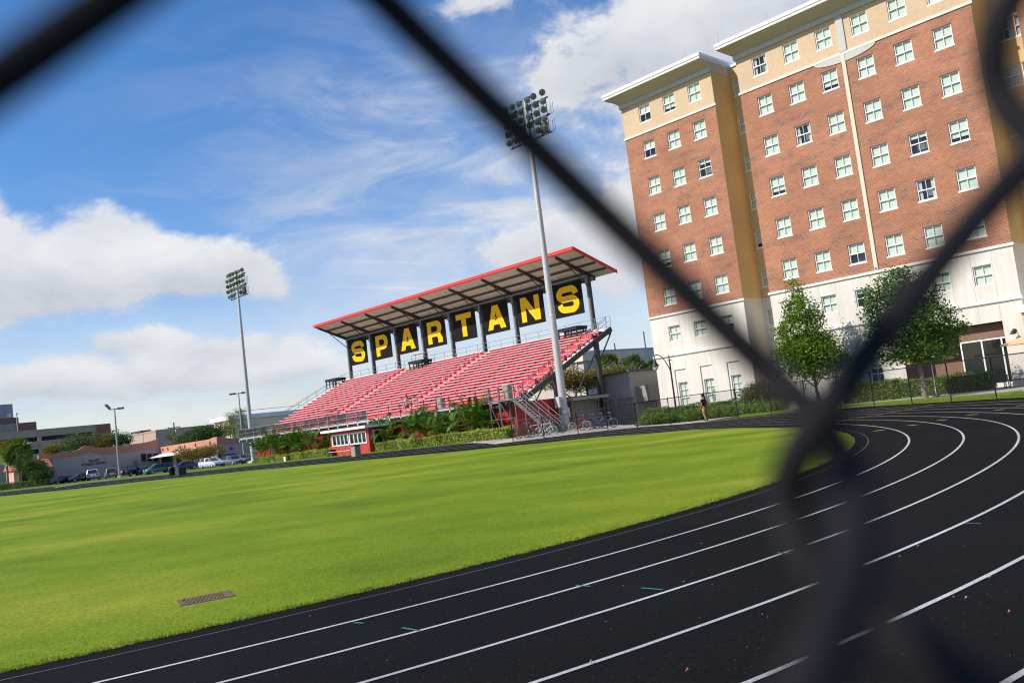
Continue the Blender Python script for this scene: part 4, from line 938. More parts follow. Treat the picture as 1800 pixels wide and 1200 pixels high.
for i, ch in enumerate('SPARTANS'):
    xc = PC[8]+5.057*(i+.5); w = 3.80; b0, b1 = 10.65, 13.83
    desc = {0: 'at the far left bay', 1: 'between the letters S and A', 2: 'between the letters P and R', 3: 'between the letters A and T', 4: 'in the middle of the row', 5: 'between the letters T and N', 6: 'just left of the white light pole', 7: 'at the right end bay'}[i]
    r = thing('letter_banner', f'black banner with yellow letter {ch} {desc}', 'banner', S(xc, 13.85, 0), CAMPUS, 'letter banners under the stand roof')
    mb = MB(); nx, nz = 12, 10; vs = []; fs = []
    rr = random.Random(i)
    ph = rr.random()*6
    def yy(u, v): return -.022*sin(pi*u)*sin(pi*v)-.006*sin(9*u+ph+3*v)
    for jz in range(nz+1):
        for jx in range(nx+1):
            u, v = jx/nx, jz/nz; vs.append((-w/2+w*u, yy(u, v), b0+(b1-b0)*v))
    for jz in range(nz):
        for jx in range(nx): a = jz*(nx+1)+jx; fs.append((a, a+1, a+nx+2, a+nx+1))
    mb.add(vs, fs); mb.build('cloth', BANN, r)
    mb = MB()
    lw_, lh = w*.72, 2.46; lx0, lz0 = -lw_/2, b0+.38
    mb.flat(letter(ch), lambda u, v: (lx0+lw_*u, yy((lx0+lw_*u+w/2)/w, (lz0+lh*v-b0)/(b1-b0))-.035, lz0+lh*v)); mb.build('letter', YEL, r)
    mb = MB(); fl = [(-.16, .18), (-.12, -.02), (0, -.12), (.16, -.13), (.02, 0.0)]; cx, cz = .02, (b0+b1)/2-.05
    mb.add([(cx+a, -.11+(.05 if k in (2, 3) else 0), cz+b) for k, (a, b) in enumerate(fl)], [(0,1,2,3,4)]); mb.build('wind_flap', mat('pale flap', (.6,.62,.64), .6), r)
    mb = MB()
    for zz in (b0+.05, b0+1.05, b0+2.1, b1-.05):
        for s in (-1, 1): mb.tube([(s*w/2, 0, zz), (s*(w/2+.42), .12, zz)], .008, 4)
    mb.build('tie_rope', GALV, r)
# ================================================================ foliage tools
def leafpts(mb, centre, radius, n, size, r, squash=1.0, mi=0, clump=9, hollow=.45):
    """leaf clumps spread through an ellipsoid: more towards its skin, random gaps"""
    cx, cy, cz = centre; rx, ry, rz = radius if isinstance(radius, tuple) else (radius, radius, radius*squash)
    k = max(1, n//clump)
    for _ in range(k):
        while True:
            v = Vector((r.uniform(-1, 1), r.uniform(-1, 1), r.uniform(-1, 1)))
            if hollow < v.length < 1: break
        c = Vector((cx+v.x*rx, cy+v.y*ry, cz+v.z*rz)); s = size*r.uniform(2.0, 3.6)
        for _ in range(clump):
            p = c+Vector((r.gauss(0, .5), r.gauss(0, .5), r.gauss(0, .42)))*s*.8
            a = Vector((r.uniform(-1, 1), r.uniform(-1, 1), r.uniform(-.7, .7))).normalized(); b = a.orthogonal().normalized()
            b = (b*cos(r.random()*6.28)+a.cross(b)*sin(r.random()*6.28)); l = size*r.uniform(.6, 1.25); w = l*.5
            k0 = len(mb.v); mb.v += [tuple(p-a*l*.5), tuple(p+b*w*.5), tuple(p+a*l*.5), tuple(p-b*w*.5)]; mb.f.append((k0, k0+1, k0+2, k0+3)); mb.m.append(mi); mb.sm.append(False)
def fastbuild(mb, name, mats, parent):
    me = bpy.data.meshes.new(name); me.from_pydata(mb.v, [], mb.f)
    for m in (mats if isinstance(mats, (list, tuple)) else [mats]): me.materials.append(m)
    me.polygons.foreach_set('material_index', mb.m); me.polygons.foreach_set('use_smooth', mb.sm); me.update()
    o = bpy.data.objects.new(name, me); COL.objects.link(o); o.parent = parent; return o
BARK = mat('grey bark', (.24, .18, .13), .95, .35, 12, bump=.6, stretch=(3, 3, .6))
BARKD = mat('dark bark', (.08, .06, .045), .95, .35, 12, bump=.6, stretch=(3, 3, .6))
def tree(name, label, base, h, trunk_h, blobs, n, size, lm, bark, r0=.12, seed=1, cat='tree', group=None, forks=6):
    t = thing(name, label, cat, base, 0, group); r = random.Random(seed)
    mb = MB()
    top = max(b[0][2] for b in blobs)
    mb.tube(spline([(0,0,-.1),(.02,.01,trunk_h*.5),(-.03,.03,trunk_h),(0.02,0,trunk_h+(top-trunk_h)*.5),(0,.02,top)], 4), [r0*(1.25-1.05*i/16) for i in range(17)], 9)
    for i in range(forks*2):
        b = blobs[i % len(blobs)]; z0 = trunk_h*(.85+.5*r.random()); c = Vector(b[0])+Vector((r.uniform(-.5,.5)*b[1][0], r.uniform(-.5,.5)*b[1][1], r.uniform(-.4,.4)*b[1][2]))
        z0 = min(z0, c.z-.2); mid = Vector((c.x*.45, c.y*.45, z0+(c.z-z0)*.4)); mb.tube(spline([(0,0,z0), mid, c], 4), [r0*.42*(1-.1*k) for k in range(9)], 6)
    mb.build('trunk', bark, t)
    mb = MB(); CLU = 16 if size < .205 and n > 14000 else 9; vol = [b[1][0]*b[1][1]*b[1][2] for b in blobs]; tv = sum(v**.75 for v in vol)
    for b, v in zip(blobs, vol): leafpts(mb, b[0], b[1], int(n*v**.75/tv), size, r, clump=CLU)
    fastbuild(mb, 'crown', lm, t); return t
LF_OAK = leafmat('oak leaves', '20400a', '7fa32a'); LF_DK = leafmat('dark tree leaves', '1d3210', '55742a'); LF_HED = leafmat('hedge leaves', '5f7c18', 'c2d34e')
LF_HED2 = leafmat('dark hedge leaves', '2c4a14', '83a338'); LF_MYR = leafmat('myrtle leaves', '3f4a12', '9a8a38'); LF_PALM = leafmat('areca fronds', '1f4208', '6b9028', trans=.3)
LF_SAB = leafmat('fan palm leaves', '2f4712', '85933a', trans=.25); LF_FAR = leafmat('far tree leaves', '33421f', '66743c'); LF_BUSH = leafmat('copper bush leaves', '33330f', '6f6a22')
# ---- the two trees by the dormitory
b = at(1437, 690, 59.5); b.z = 0
K = 59.5/1560
def px3(px, py, D, base): p = at(px, py, D); return (p.x-base.x, p.y-base.y, p.z-base.z)
def blob(px, py, D, rx, rz, base, ry=None): return (px3(px, py, D, base), (rx, ry or rx, rz))
B1 = [blob(1397,512,59.5,.55,.8,b), blob(1403,545,59.3,1.15,.95,b), blob(1402,580,59.5,1.45,1.0,b), blob(1412,612,59.4,1.9,1.0,b), blob(1432,625,59.8,1.9,.9,b), blob(1392,625,59.2,1.2,.8,b), blob(1447,597,59.6,.9,.7,b), blob(1465,635,59.6,1.1,.65,b), blob(1400,648,59.3,1.3,.5,b), blob(1442,647,59.5,1.5,.5,b), blob(1430,560,59.6,.6,.6,b), blob(1487,627,59.5,.45,.35,b)]
tree('oak_tree', 'bright green conical young tree in front of the white dormitory wall', b, 8, 1.5, B1, 19000, .20, LF_OAK, BARKD, .13, 2)
b = at(1627, 702, 50.3); b.z = 0
B2 = [blob(1582,505,50.3,1.35,1.1,b), blob(1560,545,50.2,1.3,1.1,b), blob(1605,520,50.5,1.4,1.0,b), blob(1625,560,50.3,1.6,1.2,b), blob(1590,570,50,1.9,1.1,b), blob(1650,590,50.4,1.25,.85,b), blob(1610,612,50.2,1.7,.75,b), blob(1640,620,50.2,1.3,.5,b), blob(1680,578,50.2,.55,.5,b), blob(1545,590,50.2,.8,.6,b), blob(1562,627,50.1,.7,.4,b), blob(1530,525,50.2,.55,.6,b)]
tree('shade_tree', 'dark green round crowned tree with a pale trunk by the track fence', b, 7.4, 2.1, B2, 20000, .19, leafmat('shade tree leaves', '1e3a12', '6c8d38', trans=.4), BARK, .15, 3)
# ---- hedges
def hedge(name, label, P, d, L, w, h, z0, lm, seed=1, dens=330, size=.10, group=None, cat='hedge', wob=.06):
    """clipped hedge from P along d (unit) for L metres; depth w behind the front line"""
    ang = atan2(d.y, d.x); t = thing(name, label, cat, (P.x, P.y, z0), ang, group); r = random.Random(seed)
    mb = MB(); mb.box(.1, L-.1, .1, w-.1, 0, h-.1); mb.build('dark_core', mat('hedge dark core', (.035, .04, .015), 1, .5, 9), t)  # solid dark box standing in for the shaded inside of the hedge
    mb = MB()
    def leaf(p, nrm):
        a = Vector((r.uniform(-1,1), r.uniform(-1,1), r.uniform(-1,1))); a = (a-nrm*a.dot(nrm)*.5).normalized(); q = a.orthogonal().normalized(); q = q*cos(r.random()*6.28)+a.cross(q)*sin(r.random()*6.28)
        l = size*r.uniform(.6, 1.3); k0 = len(mb.v); mb.v += [tuple(p-a*l*.5), tuple(p+q*l*.28), tuple(p+a*l*.5), tuple(p-q*l*.28)]; mb.f.append((k0,k0+1,k0+2,k0+3)); mb.m.append(0); mb.sm.append(False)
    off = lambda u, v: wob*(sin(u*1.7+seed)+sin(u*3.9+v*3+seed*2)*.6)
    for _ in range(int(dens*L*h)): x, z = r.uniform(0, L), r.uniform(.02, h); leaf(Vector((x, off(x, z)*.8+r.gauss(.04, .04), z)), Vector((0,-1,0)))
    for _ in range(int(dens*L*w)): x, y = r.uniform(0, L), r.uniform(0, w); leaf(Vector((x, y, h+off(x, y)+r.gauss(-.04, .05))), Vector((0,0,1)))
    for e in (0, L):
        for _ in range(int(dens*w*h)): y, z = r.uniform(0, w), r.uniform(.02, h); leaf(Vector((e+r.gauss(0, .04), y, z)), Vector((1,0,0)))
    for _ in range(int(dens*.4*L*h)): x, z = r.uniform(0, L), r.uniform(.02, h); leaf(Vector((x, w+r.gauss(-.04, .04), z)), Vector((0,1,0)))
    fastbuild(mb, 'leaves', lm, t); return t
RT = -ES
def onF(t, px, P=F0, py=760): return along(P+EN*t, RT, px, py)[0]
def hx(name, label, t, pa, pb, w, h, lm, P=F0, z0=None, seed=1, **k):
    a, b_ = onF(t, pa, P), onF(t, pb, P); Pw = P+EN*t+RT*a
    return hedge(name, label, Pw, RT, b_-a, w, h, zg(Pw.x, Pw.y) if z0 is None else z0, lm, seed, **k)
G_H = 'clipped hedges along the stand'
hx('clipped_hedge', 'low clipped hedge under the leftmost palms of the stand', -2.6, 441, 499, .9, .62, LF_HED, seed=1, group=G_H)
hx('clipped_hedge', 'low clipped hedge between the small white sign and the red hut', -2.6, 506, 577, .9, .72, LF_HED, seed=2, group=G_H)
hx('clipped_hedge', 'clipped hedge starting beside the right wall of the red hut', -2.2, 653, 716, 1.0, .78, LF_HED, seed=3, group=G_H)
hx('clipped_hedge', 'shortest clipped hedge block, between two longer ones before the red wall', -2.6, 714, 754, 1.0, .74, LF_HED, seed=4, group=G_H)
hx('clipped_hedge', 'longest clipped hedge, ending at the metal stairs of the stand', -2.9, 757, 889, 1.1, .84, LF_HED, seed=5, group=G_H)
G_D = 'hedges before the dormitory'
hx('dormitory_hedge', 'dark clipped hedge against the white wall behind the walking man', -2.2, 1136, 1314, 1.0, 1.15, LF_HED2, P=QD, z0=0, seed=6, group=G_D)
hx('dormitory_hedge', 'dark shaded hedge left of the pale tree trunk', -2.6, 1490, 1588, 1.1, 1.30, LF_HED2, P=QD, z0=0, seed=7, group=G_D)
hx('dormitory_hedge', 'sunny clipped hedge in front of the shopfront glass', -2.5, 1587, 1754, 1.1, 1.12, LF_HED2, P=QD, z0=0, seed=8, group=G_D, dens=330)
# loose mounded shrubs in front of the dormitory hedge
r = random.Random(4)
sh = [(1141,744,63.5),(1163,741,64),(1186,737,64.5),(1213,733,64),(1236,730,64.5),(1262,727,64.2),(1288,724,64.0),(1312,722,63.5),(1338,720,63),(1365,717,62)]
place = ['at the left end of the row by the yard','second from the yard end of the row','beside the foot of the black street lamp','just left of the walking man','behind the legs of the walking man','just right of the walking man','third to the right of the walking man','under the left edge of the copper bush','under the right edge of the copper bush','at the right end of the row by the grass']
for i, (px, py, D) in enumerate(sh):
    b = at(px, py, D); b.z = zg(b.x, b.y)
    t = thing('mounded_shrub', 'mounded green shrub '+place[i], 'shrub', b, 0, 'mounded shrubs along the sidewalk')
    mb = MB(); R0 = .62+.1*r.random()
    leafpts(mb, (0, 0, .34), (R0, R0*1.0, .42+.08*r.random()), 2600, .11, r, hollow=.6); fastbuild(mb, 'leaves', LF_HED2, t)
    mb = MB(); mb.lathe([(0, 0), (R0*.75, .05), (R0*.7, .4), (0, .62)], n=9); mb.build('dark_core', MATS['hedge dark core'], t)  # solid dark core standing in for the shrub's shaded inside
b = at(1335, 735, 65.5); b.z = 0
tree('copper_bush', 'tall coppery green bush with dark stems beside the dormitory corner', b, 2.4, .4, [blob(1322,690,65.5,.75,.7,b), blob(1345,688,65.6,1.0,.8,b), blob(1335,700,65.2,1.1,.6,b), blob(1365,693,65.5,.9,.75,b), blob(1312,697,65.5,.5,.4,b), blob(1383,697,65.5,.7,.6,b)], 13000, .14, LF_BUSH, BARKD, .05, 7, 'bush', forks=9)
# ---- palms
def frond(mb, base, az, el, L, r, droop=1.0, nl=20, lw=.035, ll=.42, mi=0):
    d = Vector((cos(az)*cos(el), sin(az)*cos(el), sin(el))); pts = []; p = Vector(base); n = 8
    for i in range(n+1):
        pts.append(p.copy()); p = p+d*L/n; d = (d+Vector((0, 0, -.16*droop*(i/n+.3)))).normalized()
    mb.tube(pts, [.016*(1-.8*i/n) for i in range(n+1)], 4, mi, cap=False)
    for i in range(nl):
        f = .15+.85*i/nl; k = min(n-1, int(f*n)); a = pts[k].lerp(pts[k+1], f*n-k); t = (pts[k+1]-pts[k]).normalized(); s = t.cross(Vector((0,0,1)))
        if s.length < .01: s = Vector((1,0,0))
        s.normalize(); u = s.cross(t)
        l = ll*(.55+.9*sin(pi*min(1, f*1.02)))*r.uniform(.85, 1.1)
        for sg in (-1, 1):
            e = a+(s*sg*.72+t*.62+u*.25).normalized()*l+Vector((0,0,-.22*l)); m = a.lerp(e, .5)+Vector((0,0,.06*l)); w = t*lw
            k0 = len(mb.v); mb.v += [tuple(a), tuple(m+w*.5), tuple(e), tuple(m-w*.5)]; mb.f.append((k0,k0+1,k0+2,k0+3)); mb.m.append(mi); mb.sm.append(False)
def areca(label, px, top_y, t, seed, spread=1.0, lean=0, n=19):
    x = onF(t, px); P = F0+EN*t+RT*x; z = zg(P.x, P.y); H = along(F0+EN*t, RT, px, top_y)[1]-z
    o = thing('areca_palm', label, 'palm', (P.x, P.y, z), CAMPUS, 'palm clumps along the red wall'); r = random.Random(seed)
    mb = MB(); fb = MB()
    for i in range(n):
        a = r.random()*6.28; q = r.random()**.7; bx, by = cos(a)*.32*q, sin(a)*.25*q; sh_ = H*(.20+.42*r.random()); tx, ty = bx*2.2*spread+lean*sh_, by*2.0
        if i < n*.65: mb.tube(spline([(bx, by, 0), ((bx+tx)/2, (by+ty)/2, sh_*.55), (tx, ty, sh_)], 3), [.036-.003*k for k in range(7)], 6)
        el = r.uniform(.75, 1.4) if r.random() < .6 else r.uniform(.3, .9)
        frond(fb, (tx, ty, sh_), a+r.uniform(-.6, .6), el, (H-sh_)*r.uniform(1.0, 1.45)*(1.05 if el > .9 else .95), r, droop=r.uniform(.9, 1.9), nl=24, lw=.085, ll=.54)
    mb.build('stem', mat('palm stem', (.22, .21, .09), .7, .35, 8, stretch=(1, 1, 3)), o); fastbuild(fb, 'fronds', LF_PALM, o)
for a in (('bushy palm clump at the far left under the stand walkway',456,770,-1.1,1),('second palm clump from the left under the walkway',476,757,-1.3,2),('wide low palm clump before the left red wall',498,768,-1.2,3),('palm clump with drooping fronds left of the red hut',517,760,-1.4,4),
          ('slender arching palm with bare stems near the hut',549,752,-1.3,5,1.5,-.10,15),('small palm half behind the left hut wall',571,765,-.6,6,1,0,14),('upright palm clump right against the hut side',676,736,-1.2,7),('palm clump with a tall spike frond before the red wall',729,722,-1.2,8),
          ('leaning palm with a long bare stem before the red wall',760,728,-1.3,9,1.4,-.28,17),('dense palm clump left of the tallest palm',792,724,-1.2,10),('tallest palm clump, reaching above the walkway railing',833,700,-1.2,11,1,0,30),('small palm clump beside the tallest palm, nearest the stairs',852,728,-1.0,12,1,0,18)):
    areca(*a)
def fanpalm(label, px, cy, D, rad, seed, zbase=None, lm=None, group='fan palms', trunk_r=.17, n=34, feather=False, name='fan_palm'):
    c = at(px, cy, D); z0 = zg(c.x, c.y) if zbase is None else zbase
    o = thing(name, label, 'palm', (c.x, c.y, z0), 0, group); r = random.Random(seed); h = c.z-z0
    mb = MB(); mb.tube([(0, 0, 0), (.08, 0, h*.5), (0, 0, h)], [trunk_r*1.2, trunk_r, trunk_r*.9], 9); mb.build('trunk', BARK, o)
    mb = MB()
    for i in range(n):
        a = r.random()*6.28; el = r.uniform(-.7, 1.35)
        if feather: frond(mb, (0, 0, h), a, el, rad*1.25, r, droop=1.3, nl=16, lw=.07, ll=.5*rad/1.5); continue
        d = Vector((cos(a)*cos(el), sin(a)*cos(el), sin(el))); p = Vector((0,0,h))+d*rad*.55; s = d.orthogonal().normalized(); u = s.cross(d)
        mb.tube([(0,0,h), p], [.03,.02], 4, cap=False)
        for k in range(13):
            b_ = -1.5+3.0*k/12; e = (d*cos(b_)+s*sin(b_)).normalized(); q = p+e*rad*.55*r.uniform(.8, 1.1)+Vector((0,0,-.12*rad*abs(b_))); w = e.cross(u).normalized()*rad*.055
            m = p.lerp(q, .55); k0 = len(mb.v); mb.v += [tuple(p), tuple(m+w), tuple(q), tuple(m-w)]; mb.f.append((k0,k0+1,k0+2,k0+3)); mb.m.append(0); mb.sm.append(False)
    fastbuild(mb, 'crown', lm or LF_SAB, o); return o
fanpalm('fan palm before the grey corrugated building, nearer the stand', 1071, 641, 118, 1.7, 1); fanpalm('fan palm half hidden by the dormitory edge', 1116, 643, 118, 1.7, 2); fanpalm('small fan palm crown touching the dormitory corner', 1143, 648, 120, 1.3, 3)
fanpalm('tall yellowing fan palm at the far left edge', 10, 797, 148, 2.3, 4, lm=leafmat('yellowing palm leaves', '4a4a14', 'a8933c')); fanpalm('full green fan palm beside the pink gatehouse', 30, 796, 146, 2.6, 5, n=44)
fanpalm('date palm behind the terracotta parapet wall', 303, 776, 205, 2.2, 6, feather=True, group='date palms', name='date_palm', n=26); fanpalm('low date palm right of the utility pole', 325, 775, 205, 1.6, 7, feather=True, group='date palms', name='date_palm', n=20)
fanpalm('tall date palm before the white building', 409, 752, 185, 3.0, 8, feather=True, group='date palms', name='date_palm', n=26); fanpalm('tall date palm behind the far light pole', 429, 745, 185, 3.2, 9, feather=True, group='date palms', name='date_palm', n=26)
# ---- background trees
def bgtree(label, px, py, D, rx, rz, lm, seed, n=6500, size=.34, nb=5, name='background_tree', th=None, bark=BARKD):
    c = at(px, py, D); z0 = zg(c.x, c.y); r = random.Random(seed); h = c.z-z0; bl = []
    for i in range(nb):
        a = i*2.4; bl.append(((cos(a)*rx*.5*r.random(), sin(a)*rx*.5, h+rz*.55*(r.random()-.5)+.0), (rx*(.5+.25*r.random()), rx*.6, rz*(.5+.3*r.random()))))
        bl[-1] = ((rx*.62*cos(a), rx*.5*sin(a), bl[-1][0][2]), bl[-1][1])
    return tree(name, label, (c.x, c.y, z0), h+rz, max(.6, h-rz*.8), bl, n, size, lm, bark, .16*max(1, rx/3), seed, group='background trees')
bgtree('round dark tree behind the fitness wall before the garage', 139, 777, 205, 4.0, 2.9, LF_FAR, 21); bgtree('small yellow green tree at the brick end of the garage', 181, 776, 205, 1.8, 1.8, LF_MYR, 22, 3200)
bgtree('dark tree right of the brick garage end', 193, 772, 210, 2.4, 2.8, LF_DK, 23, 4200); bgtree('low tree between garage and the tan building', 214, 775, 210, 2.2, 1.8, LF_DK, 24, 3500); bgtree('small pale tree rising over the wall near the garage', 89, 792, 200, 1.5, 1.8, LF_MYR, 25, 2200)
bgtree('broad dark tree before the tan building', 352, 766, 200, 4.2, 2.4, LF_DK, 26, 8000); bgtree('spreading tree joining the date palms', 379, 762, 200, 3.4, 2.6, LF_DK, 27, 6500)
bgtree('dark broadleaf tree right of the fan palms', 55, 822, 144, 2.1, 2.2, LF_DK, 28, 7000, .26); bgtree('low wide shrub tree by the small white sign', 72, 833, 143, 1.7, 1.3, LF_DK, 29, 4500, .22)
bgtree('yellowish creeper shrub against the lit terracotta wall', 338, 796, 152, 2.6, 1.3, LF_MYR, 30, 5500, .22); bgtree('yellowish shrub at the corner of the terracotta wall', 368, 792, 150, 2.2, 1.4, LF_MYR, 31, 4500, .22)
bgtree('yellow green crape myrtle between the grey shed and the dormitory', 1138, 678, 96, 1.55, 1.7, LF_MYR, 32, 9000, .19, 7, 'crape_myrtle', bark=BARK)
bgtree('brown green shrubbery tree under the end of the stand', 985, 668, 104, 2.6, 1.6, LF_MYR, 33, 8000, .2, 6); bgtree('brown green tree seen beneath the stand beam', 1030, 668, 106, 2.4, 1.6, LF_MYR, 34, 8000, .2, 6); bgtree('brown green tree left behind the shed roof', 1082, 655, 110, 1.6, 1.0, LF_MYR, 35, 4000, .2)
def lowhedge(label, pa, pb, py, D, h): 
    a = at(pa, py, D); b_ = at(pb, py, D); d = (b_-a); d.z = 0; hedge('low_hedge', label, a, d.normalized(), d.length, 1.0, h, zg(a.x, a.y), LF_HED2, 9, 120, .15)
lowhedge('low rough hedge under the far left fan palms', -20, 83, 852, 142, 1.0)
# ================================================================ poles, lamps, fences
GALVP = mat('galvanised pole', (.50, .50, .48), .5, .08, 3, metal=.25, stretch=(3, 3, .3))
LENS = mat('green tinted lamp lens', (.16, .19, .155), .16, .15, 4, spec=.6)
REFL = mat('lamp reflector shell', (.20, .195, .18), .45, .2, 8, metal=.3)
DKST = mat('dark lamp bracket', (.07, .065, .06), .6, .2, 8)
def lampmesh():
    a = MB(); a.lathe([(.0, .42), (.09, .40), (.11, .25), (.20, .16), (.275, .02), (.285, 0), (.265, .0)], n=14, axis='y')
    b_ = MB(); b_.lathe([(.265, .0), (.17, -.03), (0, -.045)], n=14, axis='y'); b_.lathe([(0, -.06), (.05, -.055), (.06, -.03)], n=8, axis='y', mi=1)
    c = MB(); c.tube(spline([(0, .38, 0), (.0, .52, .02), (0, .50, -.22), (0, .34, -.36)], 4), .025, 6)
    c.box(-.09, .09, .36, .58, -.02, .16); return a, b_, c
LM = lampmesh(); lamp0 = None
def floodpole(label, P, z1, az, seed, rb, box=True):
    """tall field light: five arms of lamps facing az"""
    global lamp0
    t = thing('field_light_pole', label, 'light pole', P, az); h = z1-P[2]
    mb = MB(); n = 24; mb.lathe([(rb*1.0-(rb*.52)*i/n, h*i/n) for i in range(n+1)], n=20)
    for i in range(60): z = 7+i*.31; mb.tube([(rb*.8*(1-.5*z/h), 0, z), (rb*.8*(1-.5*z/h)+.16, 0, z)], .008, 4) if z < h-4 else None
    for z in (h*.34, h*.66): mb.lathe([(rb*(1.03-.52*z/h), z-.1), (rb*(1.06-.52*z/h), z), (rb*(1.0-.52*z/h), z+.05)], n=20)
    mb.build('pole', GALVP, t)
    mb = MB(); mb.cbox(-.6, .6, -.6, .6, -.15, .32, .05, 0); mb.lathe([(rb*1.9, .32), (rb*1.9, .36), (rb*1.05, .36)], n=18, mi=1); mb.build('footing', [CONC, GALVP], t)
    if box:
        mb = MB(); mb.cbox(-.40, .16, -rb-.24, -rb-.0, 1.85, 2.75, .02); mb.box(-.36, .12, -rb-.255, -rb-.241, 1.9, 2.7); mb.tube([(-.12, -rb-.1, .3), (-.12, -rb-.1, 1.85)], .03, 6); mb.build('switch_box', mat('light grey switch box', (.52, .53, .54), .5, .05, 5), t)
    mb = MB(); zs = [h-.15-.74*k for k in range(5)]
    for z in zs[2::2]: mb.box(-2.45, 2.45, .06, .20, z-.42, z-.30)
    mb.box(-2.3, 2.45, .06, .2, zs[0]-.42, zs[0]-.34)
    for x in (-2.2, -1.35, -.5, .5, 1.35, 2.2): mb.beam((x, .12, zs[-1]-.4), (x, .12, zs[0]-.3), .05, .05)
    for z in (zs[2]-.36, zs[4]-.36):
        for x in (2.65, 2.9): mb.tube([(2.4, .12, z), (x, .12, z), (x, .12, z+.95)], .018, 5)
    mb.box(1.35, 1.95, -.02, .3, zs[4]-.2, zs[3]-.1); mb.build('crossarm', DKST, t)
    r = random.Random(seed)
    for j, z in enumerate(zs):
        for i in range(6):
            if j == 4 and i in (3,): continue
            x = -2.2+.86*i+(.1 if i > 2 else -.05)+r.uniform(-.07, .07)
            if lamp0 is None:
                lamp0 = LM[0].build('floodlight', REFL, t); LM[1].build('lens', [LENS, BLK], lamp0); LM[2].build('bracket', DKST, lamp0); o = lamp0
            else:
                o = lamp0.copy(); COL.objects.link(o); o.parent = t
                for c in lamp0.children: q = c.copy(); COL.objects.link(q); q.parent = o
            o.location = (x, -.28+r.uniform(-.04, .04), z); o.rotation_euler = (R(26)+r.uniform(-.15, .2), 0, r.choice((.15, .55, .6, .75, .95))+r.uniform(-.15, .15))
    return t
p2 = gnd(996, 757); floodpole('tall white field light pole standing before the right end of the stand', (3.55, 73, zg(3.55, 73)), 28.2, CAMPUS, 1, .35)
p1 = at(446, 812, 121); floodpole('far field light pole rising left of the stand', (p1.x, p1.y, zg(p1.x, p1.y)), 26.4, CAMPUS, 2, .33, False)
def lotlamp(label, pxb, pyt, D, heads, hw=.0):
    b_ = at(pxb, 830, D); z0 = zg(b_.x, b_.y); z1 = at(pxb, pyt, D).z; h = z1-z0
    t = thing('parking_lamp', label, 'lamp post', (b_.x, b_.y, z0), 0, 'parking lot lamps')
    mb = MB(); mb.lathe([(.17, 0), (.15, h*.5), (.11, h), (0, h)], n=10); mb.cbox(-.3, .3, -.3, .3, 0, .4, .03, 1); mb.build('post', [mat('weathered concrete post', (.30, .29, .26), .8, .15, 4), CONC], t)
    for s, tilt in heads:
        mb = MB(); e = s*1.55; mb.box(min(s*.1, s*.7), max(s*.1, s*.7), -.06, .06, h-.22, h-.10); mb.build('arm', DKST, t)
        mb = MB(); mb.cbox(-.45, .45, -.28, .28, -.14, .14, .05); hd = mb.build('lamp_head', mat('bronze lamp head', (.10, .085, .065), .5), t)
        hd.location = (s*.95, 0, h-.12+(.45 if tilt else 0)); hd.rotation_euler = (0, R(-50*s) if tilt else 0, 0)
        mb = MB(); mb.box(-.38, .38, -.22, .22, -.155, -.141); mb.build('lens', mat('pale lamp lens', (.6, .58, .5), .3), hd)
lotlamp('lamp post with one tilted head among the parked cars', 210, 716, 133, ((-1, 1), (1, 0))); lotlamp('lamp post close behind the far field light pole', 432, 688, 142, ((-1, 0), (1, 0)))
# ornate street lamp
D = 68.5; b_ = at(1190, 731, D); zt = at(1164, 621, D).z
t = thing('street_lamp', 'black ornate street lamp with a curved arm by the dormitory', 'street lamp', (b_.x, b_.y, 0), R(-8))
mb = MB(); mb.lathe([(.16, 0), (.17, .25), (.10, .45), (.075, .6), (.06, zt-.9), (.075, zt-.85), (.05, zt-.8), (.04, zt-.2), (.0, zt-.15)], n=12); mb.build('post', BLK, t)
mb = MB(); mb.tube(spline([(0,0,zt-1.5),(-.18,0,zt-.95),(-.55,0,zt-.25),(-.92,0,zt-.05),(-1.1,0,zt-.15),(-1.12,0,zt-.4)], 6), .035, 8); mb.lathe([(.09, zt-.34), (.02, zt-.3), (.0, zt-.3)], n=8); mb.box(-.16, .16, -.03, .03, zt-.62, zt-.56); mb.build('arm', BLK, t)
mb = MB(); mb.lathe([(.03, .12), (.05, .0), (.12, -.18), (.15, -.30), (.30, -.52), (.32, -.58), (.28, -.58), (0, -.35)], (-1.12, 0, zt-.35), 14); mb.build('shade', BLK, t)
mb = MB(); mb.lathe([(.24, -.56), (.2, -.75), (.1, -.88), (0, -.9)], (-1.12, 0, zt-.35), 12); mb.build('globe', mat('lamp globe', (.62, .60, .52), .25), t)
# perimeter chain link fence
def linkmat(name, a, scale=.05):
    m = bpy.data.materials.new(name); m.use_nodes = True; nt = m.node_tree; b = nt.nodes['Principled BSDF']; b.inputs['Base Color'].default_value = (.02, .02, .022, 1); b.inputs['Roughness'].default_value = .5
    uv = nt.nodes.new('ShaderNodeUVMap'); s = nt.nodes.new('ShaderNodeSeparateXYZ'); nt.links.new(uv.outputs[0], s.inputs[0])
    def M(op, a, b_=None):
        n = nt.nodes.new('ShaderNodeMath'); n.operation = op
        for i, v in enumerate((a, b_)):
            if v is None: continue
            if isinstance(v, (int, float)): n.inputs[i].default_value = v
            else: nt.links.new(v, n.inputs[i])
        return n.outputs[0]
    def line(sg):
        q = M('DIVIDE', M('ADD', s.outputs[0], M('MULTIPLY', s.outputs[1], sg)), scale*1.41); f = M('SUBTRACT', q, M('FLOOR', q)); return M('LESS_THAN', f, a)
    nt.links.new(M('MAXIMUM', line(1), line(-1)), b.inputs['Alpha']); MATS[name] = m; return m
LINK = linkmat('chain link mesh', .085)
